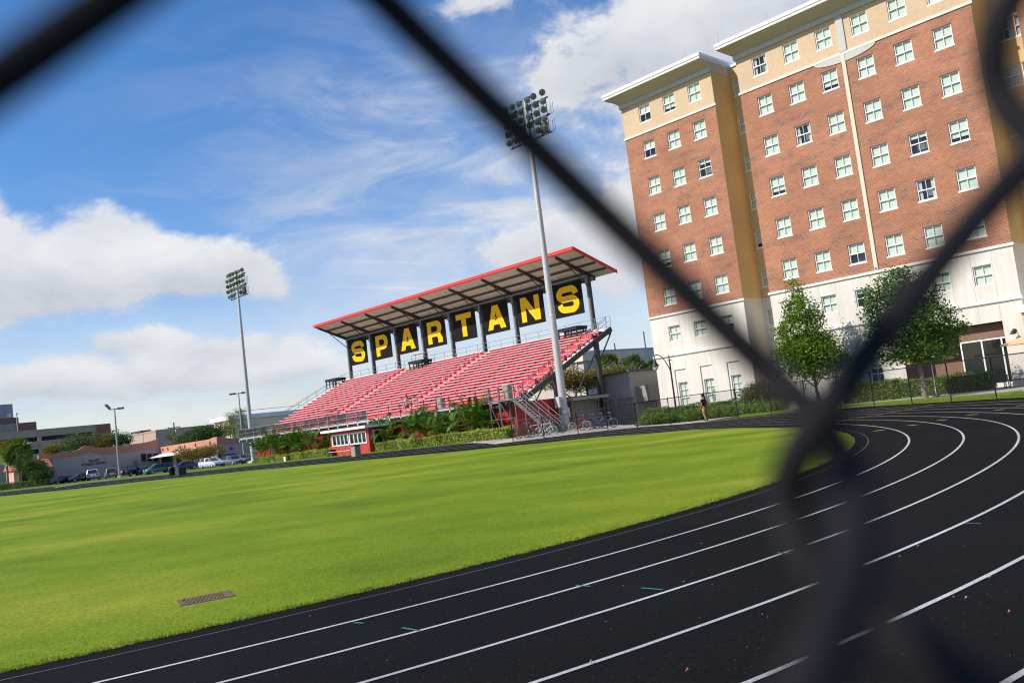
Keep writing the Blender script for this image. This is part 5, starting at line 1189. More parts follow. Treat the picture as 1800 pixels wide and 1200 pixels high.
def fence(name, label, pts, h, post_step=None, hs=None):
    base = Vector((pts[0][0], pts[0][1], 0)); t = thing(name, label, 'fence', (base.x, base.y, zg(*pts[0])))
    zb = zg(*pts[0]); hs = hs or [h]*len(pts)
    tops = [Vector((x-base.x, y-base.y, zg(x, y)-zb+hh)) for (x, y), hh in zip(pts, hs)]
    for (x, y), tp in zip(pts, tops):
        mb = MB(); z0 = zg(x, y)-zb; mb.lathe([(.032, z0), (.032, tp.z+.02), (.045, tp.z+.03), (.03, tp.z+.07), (0, tp.z+.08)], (x-base.x, y-base.y, 0), 8); mb.build('post', BLK, t)
    mb = MB(); mb.tube(tops, .024, 8); mb.build('top_rail', BLK, t)
    me = bpy.data.meshes.new('mesh'); vs = []; uvs = []; fs = []; d = 0
    for i, tp in enumerate(tops):
        if i: d += (tp-tops[i-1]).length
        z0 = zg(*pts[i])-zb+.04; vs += [(tp.x, tp.y, z0), (tp.x, tp.y, tp.z)]; uvs += [(d, 0), (d, tp.z-z0)]
    for i in range(len(tops)-1): fs.append((2*i, 2*i+2, 2*i+3, 2*i+1))
    me.from_pydata(vs, [], fs); ul = me.uv_layers.new(name='UVMap')
    for lp in me.loops: ul.data[lp.index].uv = uvs[lp.vertex_index]
    me.materials.append(LINK); o = bpy.data.objects.new('chain_mesh', me); COL.objects.link(o); o.parent = t
    return t
FH = [1.42, 1.42, 1.43, 1.46, 1.58, 1.75]+[1.86]*11
fence('chain_link_fence', 'black chain link fence curving round the bend of the track', FENCE, 1.86, hs=FH)
LF = [tuple(gnd(px, 862-.109*px)[:2]) for px in (-60, -10, 40, 79, 109, 137, 165, 192, 205, 222, 240, 258, 276, 294, 312, 330, 348, 366, 384, 402, 420)]
fence('chain_link_fence', 'low chain link fence before the parked cars at the left', LF, 1.3)
# dark gate and picket return beside the shed
t = thing('picket_gate', 'black metal picket gate standing open beside the grey shed', 'gate', (*at(1092, 740, 74)[:2], .25), R(-58))
gl = 1.9
for i in range(9):
    mb = MB(); mb.box(i*gl/8-.03, i*gl/8+.03, -.02, .02, .05, 2.15); mb.build('picket', BLK, t)
mb = MB(); mb.box(0, gl, .021, .05, .3, .38); mb.box(0, gl, .021, .05, 1.9, 1.98); mb.build('rail', BLK, t)
fence('yard_fence', 'dark chain link panel between the stand column and the gate', [tuple(at(px, 740, D)[:2]) for px, D in ((1030, 77), (1054, 76), (1076, 75), (1092, 74))], 2.1)
fence('yard_fence', 'far chain link fence between the gate and the dormitory', [tuple(at(px, 725, D)[:2]) for px, D in ((1114, 84), (1135, 82), (1156, 78.5))], 1.8)
# ================================================================ ticket hut and things beside it
hutx = [onF(-2.6, p) for p in (579.5, 647.5)]
hx0, hx1 = hutx; hl = hx1-hx0
RED = mat('red painted boards', (.47, .045, .035), .6, .08, 5)
t = thing('ticket_hut', 'small red hut with white sliding windows and a flat white roof', 'hut', S(hx0, -2.6, ZT), CAMPUS)
o1 = (.42, hl*.475, .94, 1.84); o2 = (hl*.525, hl-.42, .94, 1.84)
mb = MB(); wall(mb, 0, hl, 0, 2.2, 0, [o1, o2], .12)
for xx in (0, hl): mb.quad((xx, 0, 0), (xx, 1.9, 0), (xx, 1.9, 2.2), (xx, 0, 2.2))
mb.quad((0, 1.9, 0), (hl, 1.9, 0), (hl, 1.9, 2.2), (0, 1.9, 2.2)); mb.box(0, hl, .25, .3, .05, 2.15, 1)
for i in range(int(hl/1.22)+1): mb.box(i*1.22-.008, i*1.22+.008, -.012, .0, .02, .8, 2)
mb.build('wall', [RED, ROOM, mat('red board seam', (.28, .02, .018), .7)], t)
mb = MB(); mb.box(-.75, hl+.35, -.55, 2.2, 2.2, 2.42); mb.build('roof', FLASH, t)
for q in (o1, o2):
    mb = MB(); a, b2, c, d = q; f = .09
    mb.box(a-f, a+.02, -.05, .04, c-f, d+f); mb.box(b2-.02, b2+f, -.05, .04, c-f, d+f); mb.box(a+.02, b2-.02, -.05, .04, c-f, c+.02); mb.box(a+.02, b2-.02, -.05, .04, d-.02, d+f)
    for k in (1, 2, 3): x = a+(b2-a)*k/4; mb.box(x-.05, x+.05, -.03, .05, c+.02, d-.02)
    w_ = mb.build('window', FRAME, t); mb = MB(); mb.quad((a, .06, c), (b2, .06, c), (b2, .06, d), (a, .06, d)); mb.build('pane', DARKGL, w_, recalc=False)
mb = MB(); mb.box(hl+.001, hl+.05, .45, 1.5, .7, 1.95); w_ = mb.build('side_window', FRAME, t); mb = MB(); mb.quad((hl+.055, .55, .8), (hl+.055, 1.4, .8), (hl+.055, 1.4, 1.85), (hl+.055, .55, 1.85)); mb.build('pane', DARKGL, w_, recalc=False)
mb = MB(); mb.quad((hl+.052, .55, .8), (hl+.052, 1.4, .8), (hl+.052, 1.4, 1.85), (hl+.052, .55, 1.85)); mb.build('room', ROOM, w_)
def bin_(label, px, py, w, h, m, name='trash_bin', grp=None, shape='round'):
    p = gnd(px, py); t = thing(name, label, 'trash bin', p, CAMPUS, grp)
    mb = MB()
    if shape == 'round': mb.lathe([(w*.42, 0), (w*.5, .06), (w*.5, h*.85), (w*.52, h*.87)], n=16)
    else: mb.cbox(-w/2, w/2, -w/2, w/2, 0, h*.87, .04)
    mb.build('body', m, t)
    mb = MB(); mb.lathe([(w*.54, h*.87), (w*.54, h*.93), (w*.3, h), (w*.12, h), (w*.10, h*.97), (0, h*.97)], n=16) if shape == 'round' else mb.cbox(-w*.54, w*.54, -w*.54, w*.54, h*.872, h, .05); mb.build('lid', DKST if shape != 'tan' else m, t)
bin_('black cylindrical trash bin on the far track edge', 303, 834, .58, .84, BLK, grp='bins at the far track edge'); bin_('dark grey square trash bin beside the black one', 318.5, 834.3, .80, .80, mat('dark grey bin', (.05, .048, .05), .6), grp='bins at the far track edge', shape='sq')
bin_('tan square trash bin before the red hut windows', 626.5, 801.5, .58, .95, TAN, shape='sq')
p = gnd(583.5, 801.5); t = thing('equipment_box', 'black equipment box beside the left hut corner', 'box', p, CAMPUS); mb = MB(); mb.cbox(-.3, .3, -.25, .25, 0, .55, .03); mb.build('body', BLK, t); mb = MB(); mb.box(-.31, .31, -.26, .26, .552, .6); mb.build('lid', BLK, t)
p = gnd(602, 800.8); t = thing('bench', 'backless aluminium bench in front of the red hut', 'bench', p, CAMPUS); mb = MB(); mb.box(-2.0, 1.5, -.15, .15, .40, .44); mb.build('seat', ALU, t)
for x in (-1.6, 0, 1.1):
    mb = MB(); mb.tube([(x, -.2, 0), (x, 0, .4), (x, .2, 0)], .022, 6); mb.build('leg', GALV, t)
p = gnd(501, 813); t = thing('yard_sign', 'small white sign board between two clipped hedges', 'sign', p, CAMPUS); mb = MB(); mb.box(-.16, .16, -.01, .01, .12, .55); mb.build('board', FLASH, t); mb = MB(); mb.box(-.02, .02, .011, .03, 0, .5); mb.build('stake', DKST, t)
p = at(69.5, 838, 143); t = thing('notice_sign', 'small white sign with an arched top by the low hedge', 'sign', (p.x, p.y, zg(p.x, p.y)), 0); mb = MB(); mb.prism([(-.32, .9), (.32, .9), (.32, 1.75)]+[(.32*cos(R(a)), 1.75+.3*sin(R(a))) for a in range(15, 180, 15)]+[(-.32, 1.75)], -.04, .04); mb.build('board', FLASH, t); mb = MB(); mb.box(-.26, .26, -.05, .05, 0, .9); mb.build('base', DKST, t)
mb = MB(); [mb.box(-.2, .2, -.05, -.041, z, z+.05) for z in (1.2, 1.35, 1.5)]; mb.build('lettering_lines', DKST, t)
# picnic table and parasols by the patio
DW = Matrix.Translation((QD.x, QD.y, 0)) @ Matrix.Rotation(CAMPUS, 4, 'Z')
p = at(1793, 676, 52.6); t = thing('picnic_table', 'black metal picnic table with attached benches by the entrance', 'picnic table', (p.x, p.y, 0), CAMPUS+.1)
mb = MB(); mb.box(-.95, .95, -.38, .38, .73, .77); mb.build('tabletop', DKST, t)
for y in (-.78, .78): mb = MB(); mb.box(-.95, .95, y-.14, y+.14, .43, .46); mb.build('bench', DKST, t)
for x in (-.65, .65): mb = MB(); mb.tube(spline([(x,-.78,.43),(x,-.7,.04),(x,-.4,.03),(x,-.25,.72),(x,.25,.72),(x,.4,.03),(x,.7,.04),(x,.78,.43)], 5), .028, 7); mb.build('leg', DKST, t)
CANV = mat('beige parasol canvas', (.66, .46, .24), .85, .05, 4)
def parasol(label, px, py, D, rad, h):
    p = at(px, py, D); t = thing('parasol', label, 'parasol', (p.x, p.y, 0), .2, 'beige parasols by the patio'); zt = p.z
    mb = MB(); n = 8; vs = [(0, 0, zt)]+[(rad*cos(2*pi*i/n), rad*sin(2*pi*i/n), zt-h) for i in range(n)]+[(rad*cos(2*pi*i/n)*1.0, rad*sin(2*pi*i/n), zt-h-.10) for i in range(n)]
    mb.add(vs, [(0, 1+i, 1+(i+1)%n) for i in range(n)]+[(1+i, 9+i, 9+(i+1)%n, 1+(i+1)%n) for i in range(n)]); mb.build('canopy', CANV, t)
    mb = MB(); mb.tube([(0, 0, .05), (0, 0, zt+.08)], .025, 8); mb.build('pole', FLASH, t)
    mb = MB(); [mb.tube([(0, 0, zt-.04), (rad*.97*cos(2*pi*i/n), rad*.97*sin(2*pi*i/n), zt-h-.02)], .012, 4) for i in range(n)]; mb.build('rib', FLASH, t)
    mb = MB(); mb.lathe([(.25, 0), (.25, .06), (.05, .1)], n=12); mb.build('base', DKST, t)
parasol('beige parasol half hidden behind the pale tree trunk', 1634, 620.5, 52.8, 1.32, .40); parasol('beige parasol cut by the right picture edge', 1808, 587, 51.5, 1.55, .42)
# ================================================================ bicycles
RUB = mat('tyre rubber', (.02, .02, .02), .8)
def bike(label, px, D, rot, col, rimc, bask=False, seed=0):
    p = at(px, 750, D); z = zg(p.x, p.y)+.012; t = thing('bicycle', label, 'bicycle', (p.x, p.y, z), rot, 'bicycles by the stand stairs')
    fm = mat('bike paint %s' % col, col, .35, .05, 5, spec=.5); rm = mat('bike rim %s' % rimc, rimc, .4, .05, 5)
    Rw = .335; ax = .53
    for x in (-ax, ax):
        mb = MB(); n = 26; mb.tube([(x+Rw*cos(2*pi*i/n), 0, Rw+Rw*sin(2*pi*i/n)) for i in range(n+1)], .024, 6, cap=False); w = mb.build('wheel', RUB, t)
        mb = MB(); mb.tube([(x+.30*cos(2*pi*i/n), 0, Rw+.30*sin(2*pi*i/n)) for i in range(n+1)], .016, 5, cap=False)
        for i in range(12): mb.tube([(x, .02*(-1)**i, Rw), (x+.3*cos(2*pi*i/12), 0, Rw+.3*sin(2*pi*i/12))], .003, 3)
        mb.tube([(x, -.05, Rw), (x, .05, Rw)], .022, 6); mb.build('rim', rm, w)
    bb = (-.08, 0, .28); st = (-.22, 0, .80); hd = (.36, 0, .86); hb = (.40, 0, .70)
    mb = MB()
    for a, b_, r in ((bb, st, .019), (bb, hb, .021), (st, (hd[0]-.02, 0, hd[2]-.03), .017), (hd, hb, .02)): mb.tube([a, b_], r, 7)
    for s in (-.05, .05): mb.tube([(-ax, s, Rw), bb], .011, 5); mb.tube([(-ax, s, Rw), st], .010, 5); mb.tube([hb, (ax, s, Rw)], .013, 5)
    mb.tube([st, (-.25, 0, .92)], .014, 6); mb.tube([hd, (.35, 0, .98)], .014, 6); mb.build('frame', fm, t)
    mb = MB(); mb.tube(spline([(.22, -.30, 1.04), (.34, -.26, 1.08), (.38, -.08, 1.0), (.38, .08, 1.0), (.34, .26, 1.08), (.22, .30, 1.04)], 4), .013, 6); mb.build('handlebar', GALV, t)
    mb = MB(); mb.prism([(-.40, .0), (-.36, .085), (-.22, .05), (-.08, .02), (-.08, -.02), (-.22, -.05), (-.36, -.085)], .91, .97, 0, axis='z'); mb.build('saddle', BLK, t)
    mb = MB(); mb.lathe([(.09, -.008), (.095, 0), (.09, .008)], (bb[0], -.06, bb[2]), 12, axis='y'); mb.tube([(bb[0], -.07, bb[2]), (bb[0]+.12, -.07, bb[2]-.12), (bb[0]+.12, -.16, bb[2]-.12)], .01, 5); mb.tube([(bb[0], .07, bb[2]), (bb[0]-.12, .07, bb[2]+.12), (bb[0]-.12, .16, bb[2]+.12)], .01, 5); mb.build('crank', DKST, t)
    if bask: mb = MB(); mb.box(.42, .68, -.15, .15, .80, .82); mb.box(.42, .68, -.15, -.14, .82, 1.02); mb.box(.42, .68, .14, .15, .82, 1.02); mb.box(.42, .43, -.14, .14, .82, 1.02); mb.box(.67, .68, -.14, .14, .82, 1.02); mb.build('basket', BLK, t)
bike('dark bicycle leaning at the left end of the rack', 921, 62.6, R(-35), '23242a', '2a2a2a'); bike('white and black bicycle, second from the left', 938, 62.4, R(-28), 'b9bcc0', '333333'); bike('white bicycle with mint green wheels below the stairs', 959, 61.9, R(-22), 'd9dddc', 'bfe6d8', seed=1)
bike('black bicycle in shade at the foot of the light pole', 976, 63.4, R(-30), '1d1d20', '2b2b2b'); bike('red cruiser bicycle with pale rims right of the light pole', 1019, 62.6, R(-18), 'b5362c', 'd7c6b8', True); bike('purple bicycle beside the red one', 1036, 62.9, R(-24), '4b3f86', '4a4a55')
bike('blue violet bicycle, third right of the light pole', 1051, 63.0, R(-20), '5b4a9a', '77707a'); bike('violet bicycle at the right end of the row', 1066, 63.2, R(-14), '6a57a0', '8d8790')
for i, (px, D) in enumerate(((1003.5, 61.6), (1008, 61.3))): pass
# ================================================================ background buildings
PINKW = mat('mauve stucco wall', (.47, .37, .33), .9, .06, 1, var2=.08, scale2=.1); TERRA = mat('terracotta parapet', (.52, .235, .15), .85, .08, 1)
CONCG = mat('grey parking concrete', (.38, .315, .245), .9, .12, .6, var2=.1, scale2=.08); BRKF = mat('far red brick', (.29, .125, .095), .9, .15, 2)
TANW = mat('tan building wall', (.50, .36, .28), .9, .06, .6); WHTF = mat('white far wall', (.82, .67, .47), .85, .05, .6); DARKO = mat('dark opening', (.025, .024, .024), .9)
def corner(px, D): p = at(px, 800, D); return Vector((p.x, p.y, 0))
def LEN(P, d, px, py): return along(P, d, px, py)
def cbox(label, cat, name, P, rot=CAMPUS): return thing(name, label, cat, (P.x, P.y, 0), rot)
# fitness centre: long shaded wall along EN
W = corner(165, 172); tl, _ = LEN(W, EN, 67, 800); tr_, zr = LEN(W, EN, 279, 772); WA = W+EN*tl; L1 = tr_-tl
zb = lambda px, py: LEN(W, EN, px, py)[1]
fit = cbox('long mauve wall of the fitness centre with a humped terracotta parapet', 'fitness centre', 'fitness_center', WA)
u = lambda px: LEN(W, EN, px, 800)[0]-tl
prof = [(67,800),(110,796),(128,793.5),(138,790),(147,785),(152.5,783.3),(158,782.7),(163,784),(168,786),(180,786.2),(197,784.5),(240,779.5),(258,777),(268,774.5),(274,772.6),(279,771)]
low = [(67,810),(142,800),(146,798),(150,796),(154,794.5),(158,794),(164,794.3),(170,796),(176,798.3),(180,799),(240,792.5),(279,788)]
def up(pts): return [(u(a), zb(a, b)) for a, b in pts]
T_, B_ = up(prof), up(low)
mb = MB(); mb.prism([(0, 0)]+[(a, b) for a, b in B_]+[(L1, 0)][:1], -18, 0, 0, axis='x')
def zl(pts, x):
    for (a, b), (c, d) in zip(pts[:-1], pts[1:]):
        if a-1e-6 <= x <= c+1e-6: return b+(d-b)*(x-a)/(c-a)
    return pts[-1][1]
mb.build('wall', PINKW, fit)
mb = MB(); mb.prism(T_+B_[::-1], -.5, .12, 0, axis='x'); mb.build('parapet', TERRA, fit)
mb = MB(); s0, s1 = u(146.5), u(184)
mb.box(.0, .07, s0-.2, s0, 0, zb(147, 800)); mb.box(.0, .07, s1, s1+.2, 0, zb(182, 801))
arch = [(a, b-.05) for a, b in B_ if s0 <= a <= s1]
for (a, b), (c, d) in zip(arch[:-1], arch[1:]): mb.add([(.06, a, b-.18), (.06, c, d-.18), (.06, c, d), (.06, a, b), (0, a, b-.18), (0, c, d-.18), (0, c, d), (0, a, b)], [(0,1,2,3),(4,7,6,5),(0,4,5,1),(2,6,7,3)])
mb.build('panel_frame', PINKW, fit)
for pa, pb in ((247.5, 256.5), (258.5, 266.5), (269.5, 277.5)):
    a, b = u(pa), u(pb); z1 = zb(pa, 797.5); z0 = zb(pa, 811); mb = MB(); mb.box(.005, .10, a-.1, b+.1, z0-.1, z0); mb.box(.005, .10, a-.1, b+.1, z1, z1+.1); mb.box(.005, .10, a-.1, a, z0, z1); mb.box(.005, .10, b, b+.1, z0, z1); w_ = mb.build('window', PINKW, fit)
    mb = MB(); mb.box(.004, .03, a, b, z0, z1); mb.build('pane', DARKO, w_)
mb = MB(); a = u(233); mb.box(.004, .05, a, u(241.5), 0, zb(233, 809)); mb.build('door', mat('brown service door', (.30, .21, .17), .8), fit)
mb = MB(); mb.box(.003, .03, u(89.5), u(90.6), 0, zb(90, 802)); mb.build('downpipe', DKST, fit)
def wallsign(body, px, py, size):
    o = textmesh('lettering', body, size, DKST, fit, .02, .012); y, z = u(px), zb(px, py)
    o.matrix_local = Matrix.Translation((.06, y, z)) @ Matrix(((0,0,1,0),(1,0,0,0),(0,1,0,0),(0,0,0,1)))
wallsign('McNIFF', 164.5, 809.3, .62); wallsign('FITNESS CENTER', 164.5, 815, .62)
# annex: lit terracotta wall facing the field, then a second shaded wall
C0 = WA+EN*L1; Lx = LEN(C0, RT, 383, 790)[0]; A0 = C0+RT*Lx
ann = cbox('lit terracotta annex wall beyond the lot with a lean-to roof', 'annex', 'terracotta_annex', A0)
f_ = lambda px, py: (LEN(A0, RT, px, py)[0], LEN(A0, RT, px, py)[1])
e_ = lambda px, py: (LEN(A0, EN, px, py)[0], LEN(A0, EN, px, py)[1])
zt0 = f_(300, 783)[1]; zt1 = f_(382, 768.5)[1]; zm = f_(340, 789)[1]
Le = e_(445, 770)[0]
mb = MB(); mb.box(-Lx, 0, 0, Le, 0, zm); mb.build('wall', PINKW, ann)
mb = MB(); mb.prism([(-Lx, zm+.002), (-Lx, zt0), (-3, zt0+.1), (-1.2, zt0+.35), (-.3, zt1), (.1, zt1), (.1, zm+.002)], -.1, .5, 0); mb.prism([(.5, zm+.002), (.5, zt1), (2.5, zt1-.4), (3.5, zt1-.5), (Le, zt1-.4), (Le, zm+.002)], -.4, .1, 0, axis='x'); mb.build('parapet', TERRA, ann)
mb = MB(); xa = f_(283, 800)[0]; xb = f_(346, 790)[0]; zz = f_(300, 796)[1]; mb.prism([(-2.6, zz-.55), (-.1, zz), (-.1, zz+.12), (-2.6, zz-.43)], xa, xb, 0, axis='x'); mb.build('lean_to_roof', FLASH, ann)
mb = MB(); mb.box(f_(284, 800)[0], f_(303, 800)[0], -.06, -.01, .2, zz-.6); mb.box(f_(310, 800)[0], f_(319, 800)[0], -.06, -.01, .9, zz-.7); mb.build('dark_doorway', DARKO, ann)
for px in (287, 296, 318, 326, 345, 371):
    x = f_(px, 785)[0]; mb = MB(); mb.box(x-.18, x+.18, -.22, -.102, zm+.4, zm+1.0); mb.build('wall_fixture', DKST, ann)
mb = MB(); mb.lathe([(0, .12), (.3, .14), (.3, 0)], (.0, e_(406, 788)[0], e_(406, 788)[1]), 10, axis='x'); mb.build('blue_disc', mat('blue disc', (.08, .06, .5), .5), ann)
# parking garage
G0 = corner(198, 262); tg = LEN(G0, EN, -60, 800)[0]; g = lambda px, py: LEN(G0, EN, px, py)
gar = cbox('grey concrete parking garage with long dark openings and a brick end', 'parking garage', 'parking_garage', G0)
zt = g(170, 745.5)[1]; ya = g(170, 760)[0]
mb = MB(); bz = [(g(120, 756)[1], zt-.0)]
dk = [(g(0, 779)[1], g(0, 767)[1]+3.0)]
o1a, o1b = g(73, 770)[0], g(164, 760)[0]; o2a, o2b = g(-60, 780)[0], g(67, 770)[0]
zo1 = g(164, 758.3)[1]; zo0 = g(164, 765.5)[1]; zp1 = g(120, 783.5)[1]; zp0 = g(120, 791)[1]
ops = [(o2a+.05, o2b, zo0, zo1), (o1a, o1b, zo0, zo1), (o2a+.05, o2b, zp0, zp1), (o1a, o1b-6, zp0, zp1)]
w2 = MB(); wall(w2, tg, ya, 0, zt, 0, ops, .6)
mb.v = [(-y, x, z) for x, y, z in w2.v]; mb.f = w2.f; mb.m = w2.m; mb.sm = w2.sm
mb.build('deck_wall', CONCG, gar)
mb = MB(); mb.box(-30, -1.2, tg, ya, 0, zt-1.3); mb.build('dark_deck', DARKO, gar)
mb = MB(); mb.box(-30, .25, ya, 0, 0, g(196, 743.5)[1]); mb.build('brick_end', BRKF, gar)
# stair tower and taller structures on the garage roof
G1 = corner(68, 285); g1 = lambda px, py: LEN(G1, EN, px, py)
tw = cbox('brick and concrete stair tower rising behind the garage roof', 'tower', 'stair_tower', G1)
mb = MB(); mb.box(-12, 0, g1(27, 745)[0], 0, 0, g1(66, 740.5)[1]); mb.build('brick_wall', BRKF, tw)
mb = MB(); mb.box(-12.2, .2, g1(-60, 745)[0], g1(27, 745)[0]-.01, 0, g1(20, 743)[1]-.3); mb.build('pale_wall', CONCG, tw)
mb = MB(); mb.box(-12, -1, g1(-60, 735)[0], g1(34, 735)[0], g1(20, 743)[1]-.29, g1(33, 732.5)[1]); mb.build('upper_brick', BRKF, tw)
mb = MB(); mb.box(-12, -2, g1(-60, 710)[0], g1(25, 710)[0], g1(33, 732.5)[1]+.01, g1(24, 708.5)[1]); mb.build('metal_penthouse', mat('grey metal cladding', (.33, .35, .37), .6, .15, .5, stretch=(1, 4, .2)), tw)
mb = MB(); mb.box(-1.99, -1.9, g1(15.5, 730)[0], g1(23, 730)[0], g1(20, 733)[1]+.1, g1(20, 726)[1]); mb.build('pale_door', WHTF, tw)
# tan building and white building behind the annex
T0_ = corner(277, 290); tn = lambda d, px, py: LEN(T0_, d, px, py)
tan_ = cbox('plain tan flat roofed building behind the palms and utility pole', 'building', 'tan_building', T0_)
zt = tn(EN, 278, 755)[1]; mb = MB(); mb.box(tn(RT, 232, 760)[0], 0, 0, tn(EN, 392, 748)[0], 0, zt); mb.build('wall', TANW, tan_)
mb = MB(); mb.box(tn(RT, 232, 760)[0]-.3, tn(RT, 250, 760)[0], -.3, 3, zt+.2, zt+.7); mb.build('roof_rail', DKST, tan_)
mb = MB(); y = tn(EN, 328, 760)[0]; mb.box(.001, .06, y-.6, y+.6, tn(EN, 328, 765.5)[1], tn(EN, 328, 758.5)[1]); mb.build('vent_window', DARKO, tan_)
mb = MB(); mb.box(tn(RT, 251, 760)[0], tn(RT, 251.7, 760)[0], -.04, -.005, 0, zt); mb.build('wall_joint', BRKF, tan_)
Wh0 = corner(411, 245); wh = lambda d, px, py: LEN(Wh0, d, px, py)
whb = cbox('white flat roofed building with a thick overhanging cornice at the left', 'building', 'white_building', Wh0)
zc = wh(RT, 411, 737)[1]; xw = wh(RT, 378, 745)[0]; mb = MB(); mb.box(xw, 0, 0, wh(EN, 560, 722)[0], 0, zc); mb.build('wall', WHTF, whb)
mb = MB(); mb.box(xw-1.2, .9, -.9, wh(EN, 560, 722)[0], zc+.005, zc+1.2); mb.build('cornice', FLASH, whb)
for k in range(4): x = xw+(-xw)*(k+.0)/3.5; mb = MB(); mb.box(x, x+.7, -.35, -.003, 0, zc-.6); mb.build('pilaster', WHTF, whb)
for pa, pb in ((482,488),(500,512),(518,530)):
    mb = MB(); mb.box(.003, .06, wh(EN, pa, 745)[0], wh(EN, pb, 745)[0], wh(EN, pa, 760)[1], wh(EN, pa, 745)[1]); w_ = mb.build('window', DARKO, whb)
# right of the stand: corrugated hall, white building, grey shed
K0 = corner(1050, 150); kk = lambda d, px, py: LEN(K0, d, px, py)
hall = cbox('pale blue grey corrugated metal hall between stand and dormitory', 'hall', 'metal_hall', K0, CAMPUS)
zt = kk(EN, 1060, 617.5)[1]; mb = MB(); y = 0; yl = kk(EN, 1230, 600)[0]
while y < yl:
    mb.quad((0, y, 0), (0, y+.45, 0), (0, y+.45, zt), (0, y, zt)); mb.quad((0, y+.45, 0), (.12, y+.55, 0), (.12, y+.55, zt), (0, y+.45, zt)); mb.quad((.12, y+.55, 0), (.12, y+.8, 0), (.12, y+.8, zt), (.12, y+.55, zt)); mb.quad((.12, y+.8, 0), (0, y+.9, 0), (0, y+.9, zt), (.12, y+.8, zt)); y += .9
mb.box(-20, -.1, 0, yl, 0, zt-.1); mb.build('wall', mat('blue grey corrugated sheet', (.64, .60, .52), .55, .08, 1), hall)
mb = MB(); mb.box(-20, .2, -.1, yl, zt, zt+.25); mb.build('roof_edge', mat('hall roof edge', (.45, .5, .54), .6), hall)
for i, px in enumerate((1081, 1135)):
    y = kk(EN, px, 612)[0]; t = thing('roof_mast', 'short dark mast on the metal hall roof near the '+('stand' if i == 0 else 'dormitory'), 'mast', K0+EN*y+Vector((0, 0, zt+.25)), 0, 'masts on the metal hall'); mb = MB(); h = 1.1 if i == 0 else 3.0; mb.tube([(0, 0, 0), (0, 0, h)], .12, 6); mb.build('post', DKST, t); mb = MB(); mb.lathe([(.2, 0), (.2, .08), (.1, .12)], n=8); mb.build('foot', DKST, t)
V0 = corner(1046, 132); vv = lambda d, px, py: LEN(V0, d, px, py)
wb = cbox('cream building with a stepped cornice seen under the stand roof end', 'building', 'cream_building', V0)
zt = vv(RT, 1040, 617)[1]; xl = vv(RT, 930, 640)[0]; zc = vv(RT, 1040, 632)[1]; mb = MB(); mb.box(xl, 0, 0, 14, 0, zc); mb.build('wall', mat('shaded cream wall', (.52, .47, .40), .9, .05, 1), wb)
mb = MB(); mb.box(xl, .5, -.5, 14.5, zc+.01, zt); mb.build('cornice', WHTF, wb)
for px in (1006, 1014): x = vv(RT, px, 640)[0]; mb = MB(); mb.box(x-.12, x+.12, -.2, -.003, 0, zc-.01); mb.build('downpipe', GALVP, wb)
H0 = corner(1064, 83); hh = lambda d, px, py: LEN(H0, d, px, py)
sh_ = cbox('small grey block shed with a dark sloping roof edge behind the bicycles', 'shed', 'block_shed', H0)
wr = hh(RT, 1111, 700)[0]; z0, z1 = hh(RT, 1066, 662.5)[1], hh(RT, 1110, 652.5)[1]
mb = MB(); mb.prism([(0, 0), (wr, 0), (wr, z1), (0, z0)], 0, 4, 0); mb.build('wall', brickmat('grey block wall', (.46,.42,.37), (.50,.455,.40), (.40,.36,.32), (.4,.36,.32), .4, .2, 1.2), sh_)
mb = MB(); mb.prism([(-.15, z0+.01), (wr+.15, z1+.01), (wr+.15, z1+.2), (-.15, z0+.2)], -.2, 4.2, 0); mb.build('roof', mat('shed roof', (.16, .145, .13), .8), sh_)
mb = MB(); mb.box(wr+.005, wr+1.5, .6, 3.5, 1.9, 3.3); mb.build('lean_to', mat('shed lean-to', (.30, .27, .23), .8), sh_)
# store room and low roof beneath the stand end
t = thing('store_room', 'low grey store room with a flat metal roof beneath the stand end', 'store room', S(-9, 6.6, ZT-.3), CAMPUS)
mb = MB(); mb.box(0, 9.6, 0, 3.4, 0, 2.6); mb.build('wall', mat('dim store wall', (.22, .20, .18), .9), t); mb = MB(); mb.box(-.2, 10.4, -.6, 4.0, 2.6, 2.85); mb.build('roof', mat('store roof', (.32, .30, .27), .7), t)
p = at(1127, 727, 84); t = thing('road_board', 'low white board sign on posts behind the far yard fence', 'board', (p.x, p.y, zg(p.x, p.y)), R(-20)); mb = MB(); mb.box(-.65, .65, -.02, .02, .35, .8); mb.build('board', FLASH, t)
for x in (-.5, .5): mb = MB(); mb.box(x-.04, x+.04, .021, .08, 0, .85); mb.build('post', DKST, t)
# pink gatehouse with a tiled roof at the far left
p = corner(22, 158); t = cbox('small pink gatehouse with a tiled roof behind the fan palms', 'gatehouse', 'pink_gatehouse', p); 
mb = MB(); mb.box(-5, 0, 0, 6, 0, 3.4); mb.build('wall', mat('pink plaster', (.62, .36, .25), .85, .06, 2), t); mb = MB(); mb.prism([(-5.4, 3.4), (.4, 3.4), (-2.5, 4.9)], -.4, 6.4, 0); mb.build('roof', mat('clay roof tiles', (.45, .15, .09), .8, .3, 6), t)
mb = MB(); mb.box(.004, .05, 1.2, 2.6, .3, 2.6); mb.build('doorway', DARKO, t)
